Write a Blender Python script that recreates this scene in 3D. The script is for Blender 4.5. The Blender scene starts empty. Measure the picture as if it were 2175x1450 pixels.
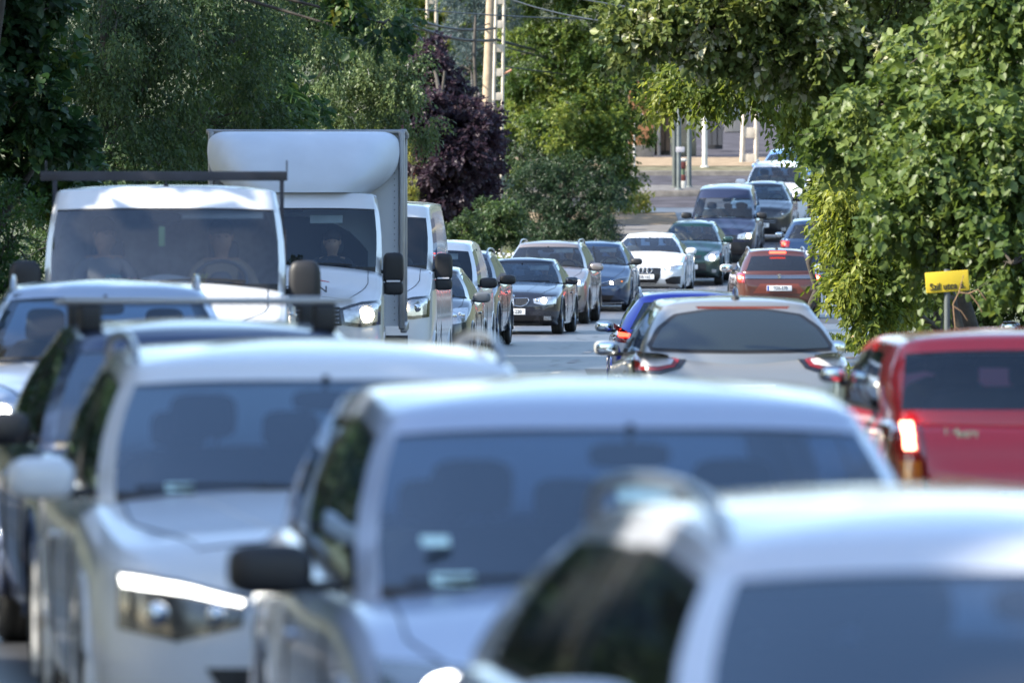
import bpy, bmesh, math, random
import numpy as np
from mathutils import Vector, Matrix
from mathutils.bvhtree import BVHTree
R = math.radians
PI = math.pi
random.seed(7); rng = np.random.default_rng(11)
scene = bpy.context.scene
col = scene.collection

# ------------------------------------------------------------------ camera
FPX = 18000.0; CAMH = 1.95; HOR = 455.0
cd = bpy.data.cameras.new('camera'); cam = bpy.data.objects.new('camera', cd); col.objects.link(cam)
cam.location = (0, 0, CAMH); cam.rotation_euler = (R(90), 0, 0)
cd.sensor_width = 36; cd.lens = FPX / 2175 * 36
cd.shift_y = -(725 - HOR) / 2175
cd.clip_start = 0.5; cd.clip_end = 5000
cd.dof.use_dof = True; cd.dof.focus_distance = 118; cd.dof.aperture_fstop = 5.4; cd.dof.aperture_blades = 9
scene.camera = cam
# ------------------------------------------------------------------ world, sun, exposure
SUN_EL, SUN_AZ = 37, 253      # azimuth, degrees clockwise from +Y: light comes from the left and a little behind the camera
w = bpy.data.worlds.new("World"); scene.world = w; w.use_nodes = True
nt = w.node_tree; nt.nodes.clear()
sky = nt.nodes.new('ShaderNodeTexSky'); sky.sky_type = 'NISHITA'; sky.sun_disc = False
sky.sun_elevation = R(SUN_EL); sky.sun_rotation = R(SUN_AZ)
sky.air_density = 1.1; sky.dust_density = .8; sky.ozone_density = 1.8
bg = nt.nodes.new('ShaderNodeBackground'); bg.inputs[1].default_value = 0.15
wo = nt.nodes.new('ShaderNodeOutputWorld')
nt.links.new(sky.outputs[0], bg.inputs[0]); nt.links.new(bg.outputs[0], wo.inputs[0])
sl = bpy.data.lights.new('sun', 'SUN'); sl.energy = 4.6; sl.angle = R(0.53); sl.color = (1, .93, .80)
so = bpy.data.objects.new('sun', sl); col.objects.link(so)
sd = Vector((math.sin(R(SUN_AZ)) * math.cos(R(SUN_EL)), math.cos(R(SUN_AZ)) * math.cos(R(SUN_EL)), math.sin(R(SUN_EL))))
so.rotation_euler = sd.to_track_quat('Z', 'Y').to_euler(); so.location = sd * 50
scene.view_settings.view_transform = 'Standard'; scene.view_settings.look = 'None'
scene.view_settings.exposure = 1.52; scene.view_settings.gamma = 1
scene.render.engine = 'CYCLES'
scene.cycles.max_bounces = 10; scene.cycles.transparent_max_bounces = 16

# ------------------------------------------------------------------ helpers
def P(px, py, D):
    return Vector(((px - 1087.5) / FPX * D, D, CAMH - (py - HOR) / FPX * D))

def pch(xs, ys, x):
    xs = np.asarray(xs, float); ys = np.asarray(ys, float)
    h = np.diff(xs); d = np.diff(ys) / h
    m = np.zeros(len(xs)); m[0] = d[0]; m[-1] = d[-1]
    for i in range(1, len(xs) - 1):
        m[i] = 0 if d[i-1] * d[i] <= 0 else 2 * d[i-1] * d[i] / (d[i-1] + d[i])
    x = np.clip(x, xs[0], xs[-1])
    i = np.clip(np.searchsorted(xs, x) - 1, 0, len(h) - 1)
    t = (x - xs[i]) / h[i]
    return ((2*t**3 - 3*t**2 + 1) * ys[i] + (t**3 - 2*t**2 + t) * h[i] * m[i]
            + (-2*t**3 + 3*t**2) * ys[i+1] + (t**3 - t**2) * h[i] * m[i+1])

GZ = ([-80, 56, 67, 80, 93, 130, 159, 171, 184, 196, 207, 219.5, 228, 237, 250, 280, 320, 400, 600, 1500],
      [-.06, -.06, -.04, -.2, -.27, -.3, -.31, -.28, -.16, .09, .21, .67, 1.2, 1.55, 2.25, 3.95, 6.15, 13, 40, 130])
def gz(y): return float(np.interp(y, GZ[0], GZ[1]))

MATS = {}
def nodes(m): return m.node_tree.nodes, m.node_tree.links
def mat(name, colr, rough=.5, metal=0, coat=0, var=0, vscale=4, emit=0, spec=.5, bump=0, bscale=60, trans=0, crough=.03, col2=None):
    if name in MATS: return MATS[name]
    m = bpy.data.materials.new(name); m.use_nodes = True; N, L = nodes(m)
    b = N['Principled BSDF']; c = (*colr, 1)
    b.inputs['Base Color'].default_value = c; b.inputs['Roughness'].default_value = rough
    b.inputs['Metallic'].default_value = metal; b.inputs['Coat Weight'].default_value = coat
    b.inputs['Coat Roughness'].default_value = crough; b.inputs['Specular IOR Level'].default_value = spec
    tc = N.new('ShaderNodeTexCoord')
    if var:
        n = N.new('ShaderNodeTexNoise'); n.inputs['Scale'].default_value = vscale; n.inputs['Detail'].default_value = 8
        L.new(tc.outputs['Object'], n.inputs['Vector'])
        r = N.new('ShaderNodeValToRGB'); r.color_ramp.elements[0].position = .3; r.color_ramp.elements[1].position = .72
        c2 = col2 or tuple(min(1, x * (1 + var)) for x in colr)
        r.color_ramp.elements[0].color = (*[x * (1 - var) for x in colr], 1); r.color_ramp.elements[1].color = (*c2, 1)
        L.new(n.outputs[0], r.inputs[0]); L.new(r.outputs[0], b.inputs['Base Color'])
        mr = N.new('ShaderNodeMapRange'); mr.inputs[3].default_value = rough * .8; mr.inputs[4].default_value = min(1, rough * 1.25)
        L.new(n.outputs[0], mr.inputs[0]); L.new(mr.outputs[0], b.inputs['Roughness'])
    if bump:
        n2 = N.new('ShaderNodeTexNoise'); n2.inputs['Scale'].default_value = bscale; n2.inputs['Detail'].default_value = 6
        L.new(tc.outputs['Object'], n2.inputs['Vector'])
        bp = N.new('ShaderNodeBump'); bp.inputs['Strength'].default_value = bump; bp.inputs['Distance'].default_value = .02
        L.new(n2.outputs[0], bp.inputs['Height']); L.new(bp.outputs[0], b.inputs['Normal'])
    if emit:
        b.inputs['Emission Color'].default_value = c; b.inputs['Emission Strength'].default_value = emit
    MATS[name] = m; return m

def paint(name, colr, metal=0.0, rough=.32):
    """car paint: base coat under clear lacquer with faint dust"""
    if name in MATS: return MATS[name]
    m = bpy.data.materials.new(name); m.use_nodes = True; N, L = nodes(m); b = N['Principled BSDF']
    tc = N.new('ShaderNodeTexCoord')
    n = N.new('ShaderNodeTexNoise'); n.inputs['Scale'].default_value = 3; n.inputs['Detail'].default_value = 9; n.inputs['Roughness'].default_value = .65
    L.new(tc.outputs['Object'], n.inputs['Vector'])
    # road film gathers towards the sills: a dusty tint by height with ragged noise
    sx = N.new('ShaderNodeSeparateXYZ'); L.new(tc.outputs['Object'], sx.inputs[0])
    mr = N.new('ShaderNodeMapRange'); mr.inputs[1].default_value = .75; mr.inputs[2].default_value = .15; mr.inputs[3].default_value = 0; mr.inputs[4].default_value = .28
    L.new(sx.outputs[2], mr.inputs[0])
    mu = N.new('ShaderNodeMath'); mu.operation = 'MULTIPLY'; L.new(mr.outputs[0], mu.inputs[0]); L.new(n.outputs[0], mu.inputs[1])
    ad = N.new('ShaderNodeMath'); ad.operation = 'MULTIPLY_ADD'; L.new(n.outputs[0], ad.inputs[0]); ad.inputs[1].default_value = .03; L.new(mu.outputs[0], ad.inputs[2])
    mx = N.new('ShaderNodeMix'); mx.data_type = 'RGBA'; mx.inputs[6].default_value = (*colr, 1); mx.inputs[7].default_value = (.22, .19, .16, 1)
    L.new(ad.outputs[0], mx.inputs[0]); L.new(mx.outputs[2], b.inputs['Base Color'])
    b.inputs['Metallic'].default_value = metal; b.inputs['Roughness'].default_value = rough
    b.inputs['Coat Weight'].default_value = 1; b.inputs['Coat IOR'].default_value = 1.5; b.inputs['Specular IOR Level'].default_value = .3
    cr = N.new('ShaderNodeMapRange'); cr.inputs[3].default_value = .02; cr.inputs[4].default_value = .14
    L.new(n.outputs[0], cr.inputs[0]); L.new(cr.outputs[0], b.inputs['Coat Roughness'])
    MATS[name] = m; return m

def glass(name, tint, ior=1.9, rough=0.0):
    """window pane: tinted see-through with a clear reflection on top"""
    if name in MATS: return MATS[name]
    m = bpy.data.materials.new(name); m.use_nodes = True; N, L = nodes(m); N.clear()
    o = N.new('ShaderNodeOutputMaterial'); t = N.new('ShaderNodeBsdfTransparent'); t.inputs[0].default_value = (*tint, 1)
    g = N.new('ShaderNodeBsdfGlossy'); g.inputs[0].default_value = (.74, .87, 1, 1); g.inputs['Roughness'].default_value = rough + .015
    f = N.new('ShaderNodeFresnel'); f.inputs[0].default_value = ior
    mx = N.new('ShaderNodeMixShader'); L.new(f.outputs[0], mx.inputs[0]); L.new(t.outputs[0], mx.inputs[1]); L.new(g.outputs[0], mx.inputs[2])
    d = N.new('ShaderNodeBsdfDiffuse'); d.inputs[0].default_value = (.5, .5, .5, 1)
    mx2 = N.new('ShaderNodeMixShader'); mx2.inputs[0].default_value = .02
    L.new(mx.outputs[0], mx2.inputs[1]); L.new(d.outputs[0], mx2.inputs[2]); L.new(mx2.outputs[0], o.inputs[0])
    MATS[name] = m; return m

def leafmat(name, stops, trans=.35, rough=.45, spec=.35):
    """leaf: colour ramp over the per-leaf random attribute, diffuse + translucent + waxy gloss"""
    if name in MATS: return MATS[name]
    m = bpy.data.materials.new(name); m.use_nodes = True; N, L = nodes(m); N.clear()
    o = N.new('ShaderNodeOutputMaterial'); a = N.new('ShaderNodeAttribute'); a.attribute_name = 'tint'
    r = N.new('ShaderNodeValToRGB'); e = r.color_ramp.elements
    e[0].position = stops[0][0]; e[0].color = (*stops[0][1], 1); e[1].position = stops[-1][0]; e[1].color = (*stops[-1][1], 1)
    for p, c in stops[1:-1]:
        q = e.new(p); q.color = (*c, 1)
    L.new(a.outputs['Fac'], r.inputs[0])
    b = N.new('ShaderNodeBsdfPrincipled'); b.inputs['Roughness'].default_value = rough; b.inputs['Specular IOR Level'].default_value = spec
    L.new(r.outputs[0], b.inputs['Base Color'])
    t = N.new('ShaderNodeBsdfTranslucent')
    hs = N.new('ShaderNodeHueSaturation'); hs.inputs['Hue'].default_value = .485; hs.inputs['Saturation'].default_value = 1.1; hs.inputs['Value'].default_value = 1.5
    L.new(r.outputs[0], hs.inputs['Color']); L.new(hs.outputs[0], t.inputs[0])
    mx = N.new('ShaderNodeMixShader'); mx.inputs[0].default_value = trans
    L.new(b.outputs[0], mx.inputs[1]); L.new(t.outputs[0], mx.inputs[2]); L.new(mx.outputs[0], o.inputs[0])
    MATS[name] = m; return m

def empty(name, loc=(0, 0, 0), rz=0):
    o = bpy.data.objects.new(name, None); col.objects.link(o); o.location = loc; o.rotation_euler = (0, 0, rz); o.empty_display_size = .2
    return o
def tag(o, label=None, cat=None, group=None, kind=None):
    if label: o['label'] = label
    if cat: o['category'] = cat
    if group: o['group'] = group
    if kind: o['kind'] = kind
    return o

class MB:
    def __init__(s): s.v = []; s.f = []; s.m = []; s.sm = []
    def add(s, vs, fs, mi=0, smooth=True):
        b = len(s.v); s.v += [tuple(p) for p in vs]
        for f in fs: s.f.append(tuple(b + i for i in f)); s.m.append(mi); s.sm.append(smooth)
    def grid(s, rows, mi=0, close=False, smooth=True):
        n = len(rows[0]); vs = [p for r in rows for p in r]; fs = []
        for i in range(len(rows) - 1):
            for j in range(n if close else n - 1):
                k = (j + 1) % n; fs.append((i*n+j, i*n+k, (i+1)*n+k, (i+1)*n+j))
        s.add(vs, fs, mi, smooth)
    def box(s, c, d, mi=0, bev=0, rz=0, rx=0):
        x, y, z = d[0]/2, d[1]/2, d[2]/2; b = min(bev, x*.9, y*.9, z*.9)
        M = Matrix.Translation(c) @ Matrix.Rotation(rz, 4, 'Z') @ Matrix.Rotation(rx, 4, 'X')
        if not b:
            vs = [(i*x, j*y, k*z) for i in (-1, 1) for j in (-1, 1) for k in (-1, 1)]
            fs = [(0, 1, 3, 2), (4, 6, 7, 5), (0, 4, 5, 1), (2, 3, 7, 6), (0, 2, 6, 4), (1, 5, 7, 3)]
            s.add([M @ Vector(p) for p in vs], fs, mi, False)
        else:
            bm = bmesh.new(); bmesh.ops.create_cube(bm, size=1)
            for v in bm.verts: v.co = Vector((v.co.x*2*x, v.co.y*2*y, v.co.z*2*z))
            bmesh.ops.bevel(bm, geom=bm.edges[:], offset=b, segments=2, profile=.6, affect='EDGES')
            s.add([M @ v.co for v in bm.verts], [[v.index for v in f.verts] for f in (bm.verts.index_update() or bm.faces)], mi, True); bm.free()
    def tube(s, pts, r, mi=0, n=8, cap=True):
        pts = [Vector(p) for p in pts]; rs = r if hasattr(r, '__len__') else [r] * len(pts)
        rows = []; up = Vector((0, 0, 1))
        for i, p in enumerate(pts):
            d = (pts[min(i+1, len(pts)-1)] - pts[max(i-1, 0)]).normalized()
            a = d.cross(up if abs(d.z) < .93 else Vector((1, 0, 0))).normalized(); b = d.cross(a)
            rows.append([p + (a*math.cos(2*PI*k/n) + b*math.sin(2*PI*k/n)) * rs[i] for k in range(n)])
        s.grid(rows, mi, close=True)
        if cap:
            s.add(rows[0], [tuple(range(n))], mi, False); s.add(rows[-1], [tuple(range(n-1, -1, -1))], mi, False)
    def lathe(s, prof, M, mi=0, n=24):     # prof: (radius, axial) about local X axis
        rows = [[M @ Vector((a, r*math.cos(2*PI*k/n), r*math.sin(2*PI*k/n))) for k in range(n)] for r, a in prof]
        s.grid(rows, mi, close=True)
    def sell(s, c, d, e=.6, mi=0, M=None, nu=20, nv=12):   # superellipsoid
        f = lambda a: math.copysign(abs(a) ** e, a)
        rows = []
        for i in range(nv + 1):
            ph = -PI/2 + PI*i/nv; cp = f(math.cos(ph)) if 0 < i < nv else 1e-4
            rows.append([Vector((d[0]*cp*f(math.cos(2*PI*k/nu)), d[1]*cp*f(math.sin(2*PI*k/nu)), d[2]*f(math.sin(ph)))) for k in range(nu)])
        if M is None: M = Matrix()
        rows = [[Vector(c) + M @ p for p in r] for r in rows]
        s.grid(rows, mi, close=True)
    def build(s, name, mats, parent=None, loc=None):
        me = bpy.data.meshes.new(name); me.from_pydata(s.v, [], s.f)
        for m in (mats if isinstance(mats, (list, tuple)) else [mats]): me.materials.append(m)
        me.polygons.foreach_set('material_index', s.m); me.polygons.foreach_set('use_smooth', s.sm); me.update()
        o = bpy.data.objects.new(name, me); col.objects.link(o)
        if parent: o.parent = parent
        if loc: o.location = loc
        return o

def textmesh(name, txt, size, M, mt, parent=None, extr=.002, squeeze=1):
    c = bpy.data.curves.new(name, 'FONT'); c.body = txt; c.size = size; c.extrude = extr; c.align_x = 'CENTER'; c.align_y = 'CENTER'; c.offset = size * .014
    to = bpy.data.objects.new('t', c); col.objects.link(to); bpy.context.view_layer.update()
    me = bpy.data.meshes.new_from_object(to.evaluated_get(bpy.context.evaluated_depsgraph_get()))
    bpy.data.objects.remove(to); bpy.data.curves.remove(c)
    me.transform(M @ Matrix.Diagonal((squeeze, 1, 1, 1))); me.name = name; me.materials.clear(); me.materials.append(mt)
    o = bpy.data.objects.new(name, me); col.objects.link(o)
    if parent: o.parent = parent
    return o

# ------------------------------------------------------------------ common materials
BLK = mat('black_plastic', (.011, .011, .013), .5, var=.2)
RUB = mat('tyre_rubber', (.02, .02, .02), .8, var=.3, bump=.3)
RIM = mat('alloy', (.35, .36, .38), .3, metal=.9, var=.1)
DARKIN = mat('cabin_trim', (.018, .019, .022), .8, var=.2)
SEAT = mat('seat_cloth', (.05, .052, .058), .9, var=.25, bump=.2)
SEATL = mat('pale_seat_cloth', (.32, .28, .22), .9, var=.2, bump=.2)
LINER = mat('roof_lining', (.42, .41, .38), .9, var=.1)
CHR = mat('chrome', (.62, .63, .65), .12, metal=1, var=.05)
LAMPH = mat('lamp_reflector', (.50, .50, .50), .18, metal=.7, coat=1, var=.25, vscale=25)
LAMPD = mat('lamp_dark_bowl', (.06, .062, .068), .2, metal=.4, coat=1, var=.3, vscale=30)
WARM = mat('lit_lamp_warm', (1, .84, .58), emit=9)
COOL = mat('lit_lamp_white', (1, .97, .92), emit=7)
DRL = mat('daytime_lamp', (1, .98, .9), emit=3)
REDL = mat('lit_tail_lamp', (1, .05, .025), emit=3.2)
REDH = mat('lit_brake_core', (1, .30, .18), emit=4.5)
REDG = mat('red_lens', (.20, .008, .008), .15, coat=1, var=.15)
AMB = mat('amber_lens', (.55, .13, .005), .2, coat=1, var=.3, vscale=30)
WHG = mat('clear_lens', (.62, .60, .62), .15, coat=1, var=.1)
GRL = mat('grille_black', (.01, .01, .012), .35, var=.3, coat=.3)
GL = glass('windscreen_glass', (.74, .82, .84), 1.62); GLN = glass('windscreen_glass_near', (.55, .66, .70), 2.2)
GS = glass('side_glass', (.55, .60, .58), 1.6)
GP = glass('privacy_glass', (.10, .12, .12), 1.7)
MIR = mat('mirror_silver', (.75, .78, .8), .03, metal=1)
PLW = mat('plate_white', (.72, .72, .72), .4, var=.06, vscale=20)
INK = mat('plate_black_ink', (.015, .015, .018), .5)
EUB = mat('plate_blue_band', (.02, .06, .35), .4)
VISOR = mat('sun_visor_grey', (.55, .55, .50), .8, var=.1, vscale=9)
STK = mat('sticker_pale', (.55, .75, .72), .5, var=.15, vscale=30)

# ------------------------------------------------------------------ shared wheel meshes
WH = {}
def wheel_meshes(rad, wid=.2):
    k = (round(rad, 3), wid)
    if k in WH: return WH[k]
    I = Matrix()
    t = MB(); h = wid/2
    t.lathe([(rad*.66, -h*.85), (rad*.78, -h), (rad*.93, -h*.96), (rad, -h*.7), (rad*1.004, -h*.3), (rad*.995, -h*.28), (rad*.995, -h*.22), (rad*1.004, -h*.2), (rad*1.004, h*.2), (rad*.995, h*.22), (rad*.995, h*.28), (rad*1.004, h*.3), (rad, h*.7), (rad*.93, h*.96), (rad*.78, h), (rad*.66, h*.85)], I, 0, 40)
    r = MB()
    r.lathe([(rad*.67, -h*.85), (rad*.62, -h*.6), (rad*.6, 0), (rad*.62, h*.6), (rad*.67, h*.85)], I, 0, 36)
    for sd_ in (1, -1):
        r.lathe([(.001, sd_*h*.62), (rad*.16, sd_*h*.6), (rad*.18, sd_*h*.4)], I, 0, 20)
        for k2 in range(7):
            a = 2*PI*k2/7
            r.tube([(sd_*h*.5, rad*.12*math.cos(a), rad*.12*math.sin(a)), (sd_*h*.6, rad*.64*math.cos(a), rad*.64*math.sin(a))], [rad*.07, rad*.055], 0, 6)
    r.lathe([(.001, 0), (rad*.6, 0)], I, 1, 20)
    to = t.build('tyre', RUB); ro = r.build('wheel', [RIM, BLK])
    WH[k] = (to.data, ro.data); bpy.data.objects.remove(to); bpy.data.objects.remove(ro)
    return WH[k]
def put_wheel(parent, x, y, rad, wid=.2, steer=0):
    tm, rm = wheel_meshes(rad, wid)
    o = bpy.data.objects.new('wheel', rm); col.objects.link(o); o.parent = parent; o.location = (x, y, rad); o.rotation_euler = (0, 0, steer)
    t = bpy.data.objects.new('tyre', tm); col.objects.link(t); t.parent = o
# ------------------------------------------------------------------ ground, road, pavements
ASPH = mat('asphalt', (.066, .070, .082), .42, var=.45, vscale=.8, bump=.25, bscale=40, spec=.55)
ASPF = mat('asphalt_far', (.075, .073, .085), .95, spec=0, var=.3, vscale=1.5)
SOIL = mat('verge_soil', (.05, .055, .025), .95, var=.5, vscale=1.5, col2=(.10, .11, .04))
KERB = mat('kerb_stone', (.16, .145, .13), .9, spec=.1, var=.25, vscale=5)
PAVE = mat('pavement_sandy', (.26, .20, .14), .95, spec=0, var=.25, vscale=3)
PAVG = mat('pavement_grey', (.15, .145, .145), .95, spec=0, var=.25, vscale=3)
LINE = mat('road_paint_white', (.20, .20, .20), .7, var=.35, vscale=12)
LE = ([-80, 16, 30, 53, 67, 93, 120, 150, 171, 184, 196, 207, 219.5, 228, 237, 244, 250, 258, 262, 275],
      [-1.6, -1.8, -3.0, -4.6, -4.8, -4.5, -3.7, -2.7, -1.4, 0.0, 1.2, 2.5, 3.6, 4.6, 5.0, 4.0, 2.0, -1, -60, -60])
RE = ([-80, 16, 43, 68, 82, 95, 120, 138, 160, 190, 214, 243, 275],
      [5.0, 4.8, 4.3, 3.9, 4.0, 4.6, 5.3, 5.9, 6.9, 8.8, 10.6, 14.0, 19.0])
def le(y): return float(np.interp(y, *LE))
def re_(y): return float(np.interp(y, *RE))
YS = sorted(set(list(np.arange(-80, 330, 3.0)) + [256, 257.5, 258, 264, 266, 267, 268, 269.5, 272.5, 275, 279] + list(GZ[0][1:-2]) + [350, 400, 450, 500, 550, 600, 800, 1100, 1500]))
def strip(name, x0, x1, y0, y1, mt, dz=0.0, wob=0, nx=4):
    ys = [y for y in YS if y0 < y < y1]; ys = [y0] + ys + [y1]; m = MB()
    m.grid([[((x0(y) if callable(x0) else x0)*(1-i/nx) + (x1(y) if callable(x1) else x1)*i/nx, y, gz(y) + dz) for i in range(nx+1)] for y in ys], 0)
    o = m.build(name, mt); o['kind'] = 'structure'; return o
m = MB(); xs = [-700, -300, -120, -60, -30, -12, 0, 12, 30, 60, 120, 300, 700]
m.grid([[(x, y, gz(y) - .03 + (max(0, abs(x)-40)*.12 if y > 150 else max(0, abs(x)-40)*.03)) for x in xs] for y in YS], 0)
o = m.build('ground', SOIL); o['kind'] = 'structure'
strip('main_road', le, re_, -80, 262, ASPH, 0)
strip('cross_road', -60, 40, 248, 266, ASPF, .004, nx=10)
strip('far_verge', -60, 40, 266.3, 269.5, mat('verge_dusty', (.14, .13, .09), .95, spec=0, var=.5, vscale=2), .12, nx=10)
strip('far_pavement', -60, 40, 269.5, 275, PAVE, .13, nx=10)
strip('side_street', lambda y: 4.0 + (y-275)*.12, lambda y: 30, 275, 330, ASPF, .02)
def kerb(fn, y0, y1, side, w=.16, h=.13, name='kerb'):
    ys = [y0] + [y for y in YS if y0 < y < y1] + [y1]; m = MB(); rows = []
    for y in ys:
        x = fn(y); rows.append([(x, y, gz(y) - .05), (x, y, gz(y)+h-.02), (x+side*.02, y, gz(y)+h), (x+side*w, y, gz(y)+h), (x+side*w, y, gz(y)-.05)])
    m.grid(rows, 0, smooth=False); o = m.build(name, KERB); o['kind'] = 'structure'
kerb(le, -80, 237, -1); kerb(re_, -80, 270, 1)
strip('verge_right', lambda y: re_(y)+.16, lambda y: re_(y)+3, -80, 256, SOIL, .10)
strip('pavement_left', lambda y: le(y)-2.2, lambda y: le(y)-.16, -80, 237, PAVG, .11)
# corner pavement at the near side of the junction, island with its kerb, far kerb face
m = MB(); m.box((0, 0, 0), (5.6, 6.5, .14), 0, .03); o = m.build('corner_pavement', PAVE); o['kind'] = 'structure'; o.location = (1.9, 240.5, (gz(237.3)+gz(243.7))/2+.03); o.rotation_euler = (math.atan((gz(243.7)-gz(237.3))/6.4), 0, 0)
m = MB(); n = 40; cx, cy, rx, ry = 2.6, 255.6, 4.4, 1.9
ring = [(cx + rx*math.cos(2*PI*k/n), cy + ry*math.sin(2*PI*k/n)) for k in range(n)]
m.grid([[(x, y, gz(y) - .1) for x, y in ring], [(x, y, gz(y)+.16) for x, y in ring], [(cx+(x-cx)*.94, cy+(y-cy)*.94, gz(y)+.18) for x, y in ring]], 0, close=True)
m.grid([[(cx+(x-cx)*k, cy+(y-cy)*k, gz(cy+(y-cy)*k)+.18) for x, y in ring] for k in (.94, .5, .02)], 1, close=True)
o = m.build('traffic_island', [KERB, PAVG]); o['kind'] = 'structure'
m = MB(); ysr = np.linspace(-60, 40, 30); m.grid([[(x, 266.0, gz(266.0)-.1) for x in ysr], [(x, 266.03, gz(266.03)+.14) for x in ysr], [(x, 266.35, gz(266.35)+.14) for x in ysr]], 0, smooth=False)
o = m.build('far_kerb', KERB); o['kind'] = 'structure'
for i, (x, y, w_, l_) in enumerate(((1.5, 118, .9, 5), (2.9, 131, .7, 9), (3.6, 150, 1.2, 4), (2.2, 143, .6, 3), (6.2, 172, 1.1, 6), (4.1, 104, .8, 6))):
    m = MB(); m.grid([[(x-w_/2, yy, gz(yy)+.003), (x+w_/2, yy, gz(yy)+.003)] for yy in np.linspace(y, y+l_, 6)], 0); o = m.build('road_patch', mat('patched_asphalt', (.032, .034, .038), .6, var=.3, vscale=3)); o['kind'] = 'structure'
# centre line dashes: each painted dash is one patch of the marking sheet
m = MB(); y = 20.0
while y < 240:
    f = lambda yy: le(yy)*.52 + re_(yy)*.48
    m.grid([[(f(yy)-.06, yy, gz(yy)+.004), (f(yy)+.06, yy, gz(yy)+.004)] for yy in np.linspace(y, y+3, 4)], 0); y += 9
o = m.build('road_marking', LINE); o['kind'] = 'structure'
m = MB()
for i in range(60):      # tar seams and patched cracks
    yy = random.uniform(92, 165); xx = random.uniform(le(yy)+2.6, re_(yy)-.4); pts = [(xx, yy, gz(yy)+.003)]
    for k in range(8):
        xx += random.uniform(-.06, .06); yy += random.uniform(.1, .5); pts.append((xx, yy, gz(yy)+.003))
    m.grid([[(p[0]-.012, p[1], p[2]), (p[0]+.012, p[1], p[2])] for p in pts], 0)
o = m.build('road_crack', mat('tar', (.015, .015, .016), .4)); o['kind'] = 'structure'

# ------------------------------------------------------------------ leaves
def norm(a): return a / np.maximum(1e-9, np.linalg.norm(a, axis=1, keepdims=True))
def leaf_obj(name, p, d, nrm, ln, wd, tint, mt, parent=None, simple=False):
    n = len(p); d = norm(d); s = norm(np.cross(d, nrm)); nn = np.cross(s, d)
    if simple: T = [(0, 0, 0), (.5, .5, .12), (0, 1, -.05), (-.5, .5, .12)]; F = [(0, 1, 2), (0, 2, 3)]
    else: T = [(0, 0, 0), (.5, .32, .14), (.38, .68, .08), (0, 1, -.12), (-.38, .68, .08), (-.5, .32, .14)]; F = [(0, 1, 2, 3), (0, 3, 4, 5)]
    k = len(T); V = np.zeros((n, k, 3))
    for i, (a, b, c) in enumerate(T): V[:, i] = p + s*(a*wd)[:, None] + d*(b*ln)[:, None] + nn*(c*wd)[:, None]
    nf = len(F[0]); idx = (np.arange(n)*k)[:, None, None] + np.array(F)[None]
    me = bpy.data.meshes.new(name); me.vertices.add(n*k); me.vertices.foreach_set('co', V.ravel())
    me.loops.add(n*2*nf); me.loops.foreach_set('vertex_index', idx.ravel().astype(np.int32))
    me.polygons.add(n*2); me.polygons.foreach_set('loop_start', (np.arange(n*2)*nf).astype(np.int32))
    me.update(calc_edges=True)
    a = me.attributes.new('tint', 'FLOAT', 'FACE'); a.data.foreach_set('value', np.repeat(tint, 2).astype(np.float32))
    me.materials.append(mt); o = bpy.data.objects.new(name, me); col.objects.link(o)
    if parent: o.parent = parent
    return o

def foliage(blobs, nleaf, ln, wr=.5, twig=.35, per=9, clump=.35, droop=.35, outer=2.4, flat=.6, seed=0, ncl=None, spread=.7):
    """leaf positions on twigs, twigs in clumps, clumps spread through ellipsoid limbs of the crown"""
    g = np.random.default_rng(seed); C = np.array([b[0] for b in blobs]); Rr = np.array([b[1] for b in blobs])
    vol = (Rr[:, 0]*Rr[:, 2])**1.0; pr = vol/vol.sum(); nt = max(1, nleaf//per); ncl = ncl or max(8, nt//26)
    bi = g.choice(len(blobs), ncl, p=pr); u = norm(g.normal(size=(ncl, 3))); rr = g.random(ncl)**(1/outer)
    cc = C[bi] + u*rr[:, None]*Rr[bi]; csize = clump*g.uniform(.5, 1.3, ncl)
    ti = g.integers(0, ncl, nt); v = norm(g.normal(size=(nt, 3)))*g.random(nt)[:, None]**.5
    tp = cc[ti] + v*csize[ti][:, None]*np.array([1, 1, .75]); tb = bi[ti]
    td = norm(norm((tp-C[tb])/Rr[tb])*.6 + v*.7 + g.normal(size=(nt, 3))*.5 + np.array([0, 0, -droop]))
    f = (np.arange(per)+.5)/per
    p = tp[:, None] + td[:, None]*twig*f[None, :, None]*g.uniform(.6, 1.3, (nt, 1, 1)) + np.array([0, 0, -1])*(f**2)[None, :, None]*twig*droop*.5
    side = norm(np.cross(td, g.normal(size=(nt, 3))))[:, None]*np.where(np.arange(per) % 2, 1, -1)[None, :, None]
    d = td[:, None]*.6 + side*spread + g.normal(size=(nt, per, 3))*.3 + np.array([0, 0, -droop*.8])
    nr = g.normal(size=(nt, per, 3))*flat + np.array([0, -.25, 1]); p = p.reshape(-1, 3); d = d.reshape(-1, 3); nr = nr.reshape(-1, 3); n = len(p)
    l = ln*g.uniform(.45, 1.3, n)*np.repeat(g.uniform(.8, 1.2, nt), per); ct = g.random(ncl)
    tint = np.clip(.55*np.repeat(ct[ti], per) + .45*g.random(n), 0, 1)
    return p, d, nr, l, l*wr, tint, cc, tp, td

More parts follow.
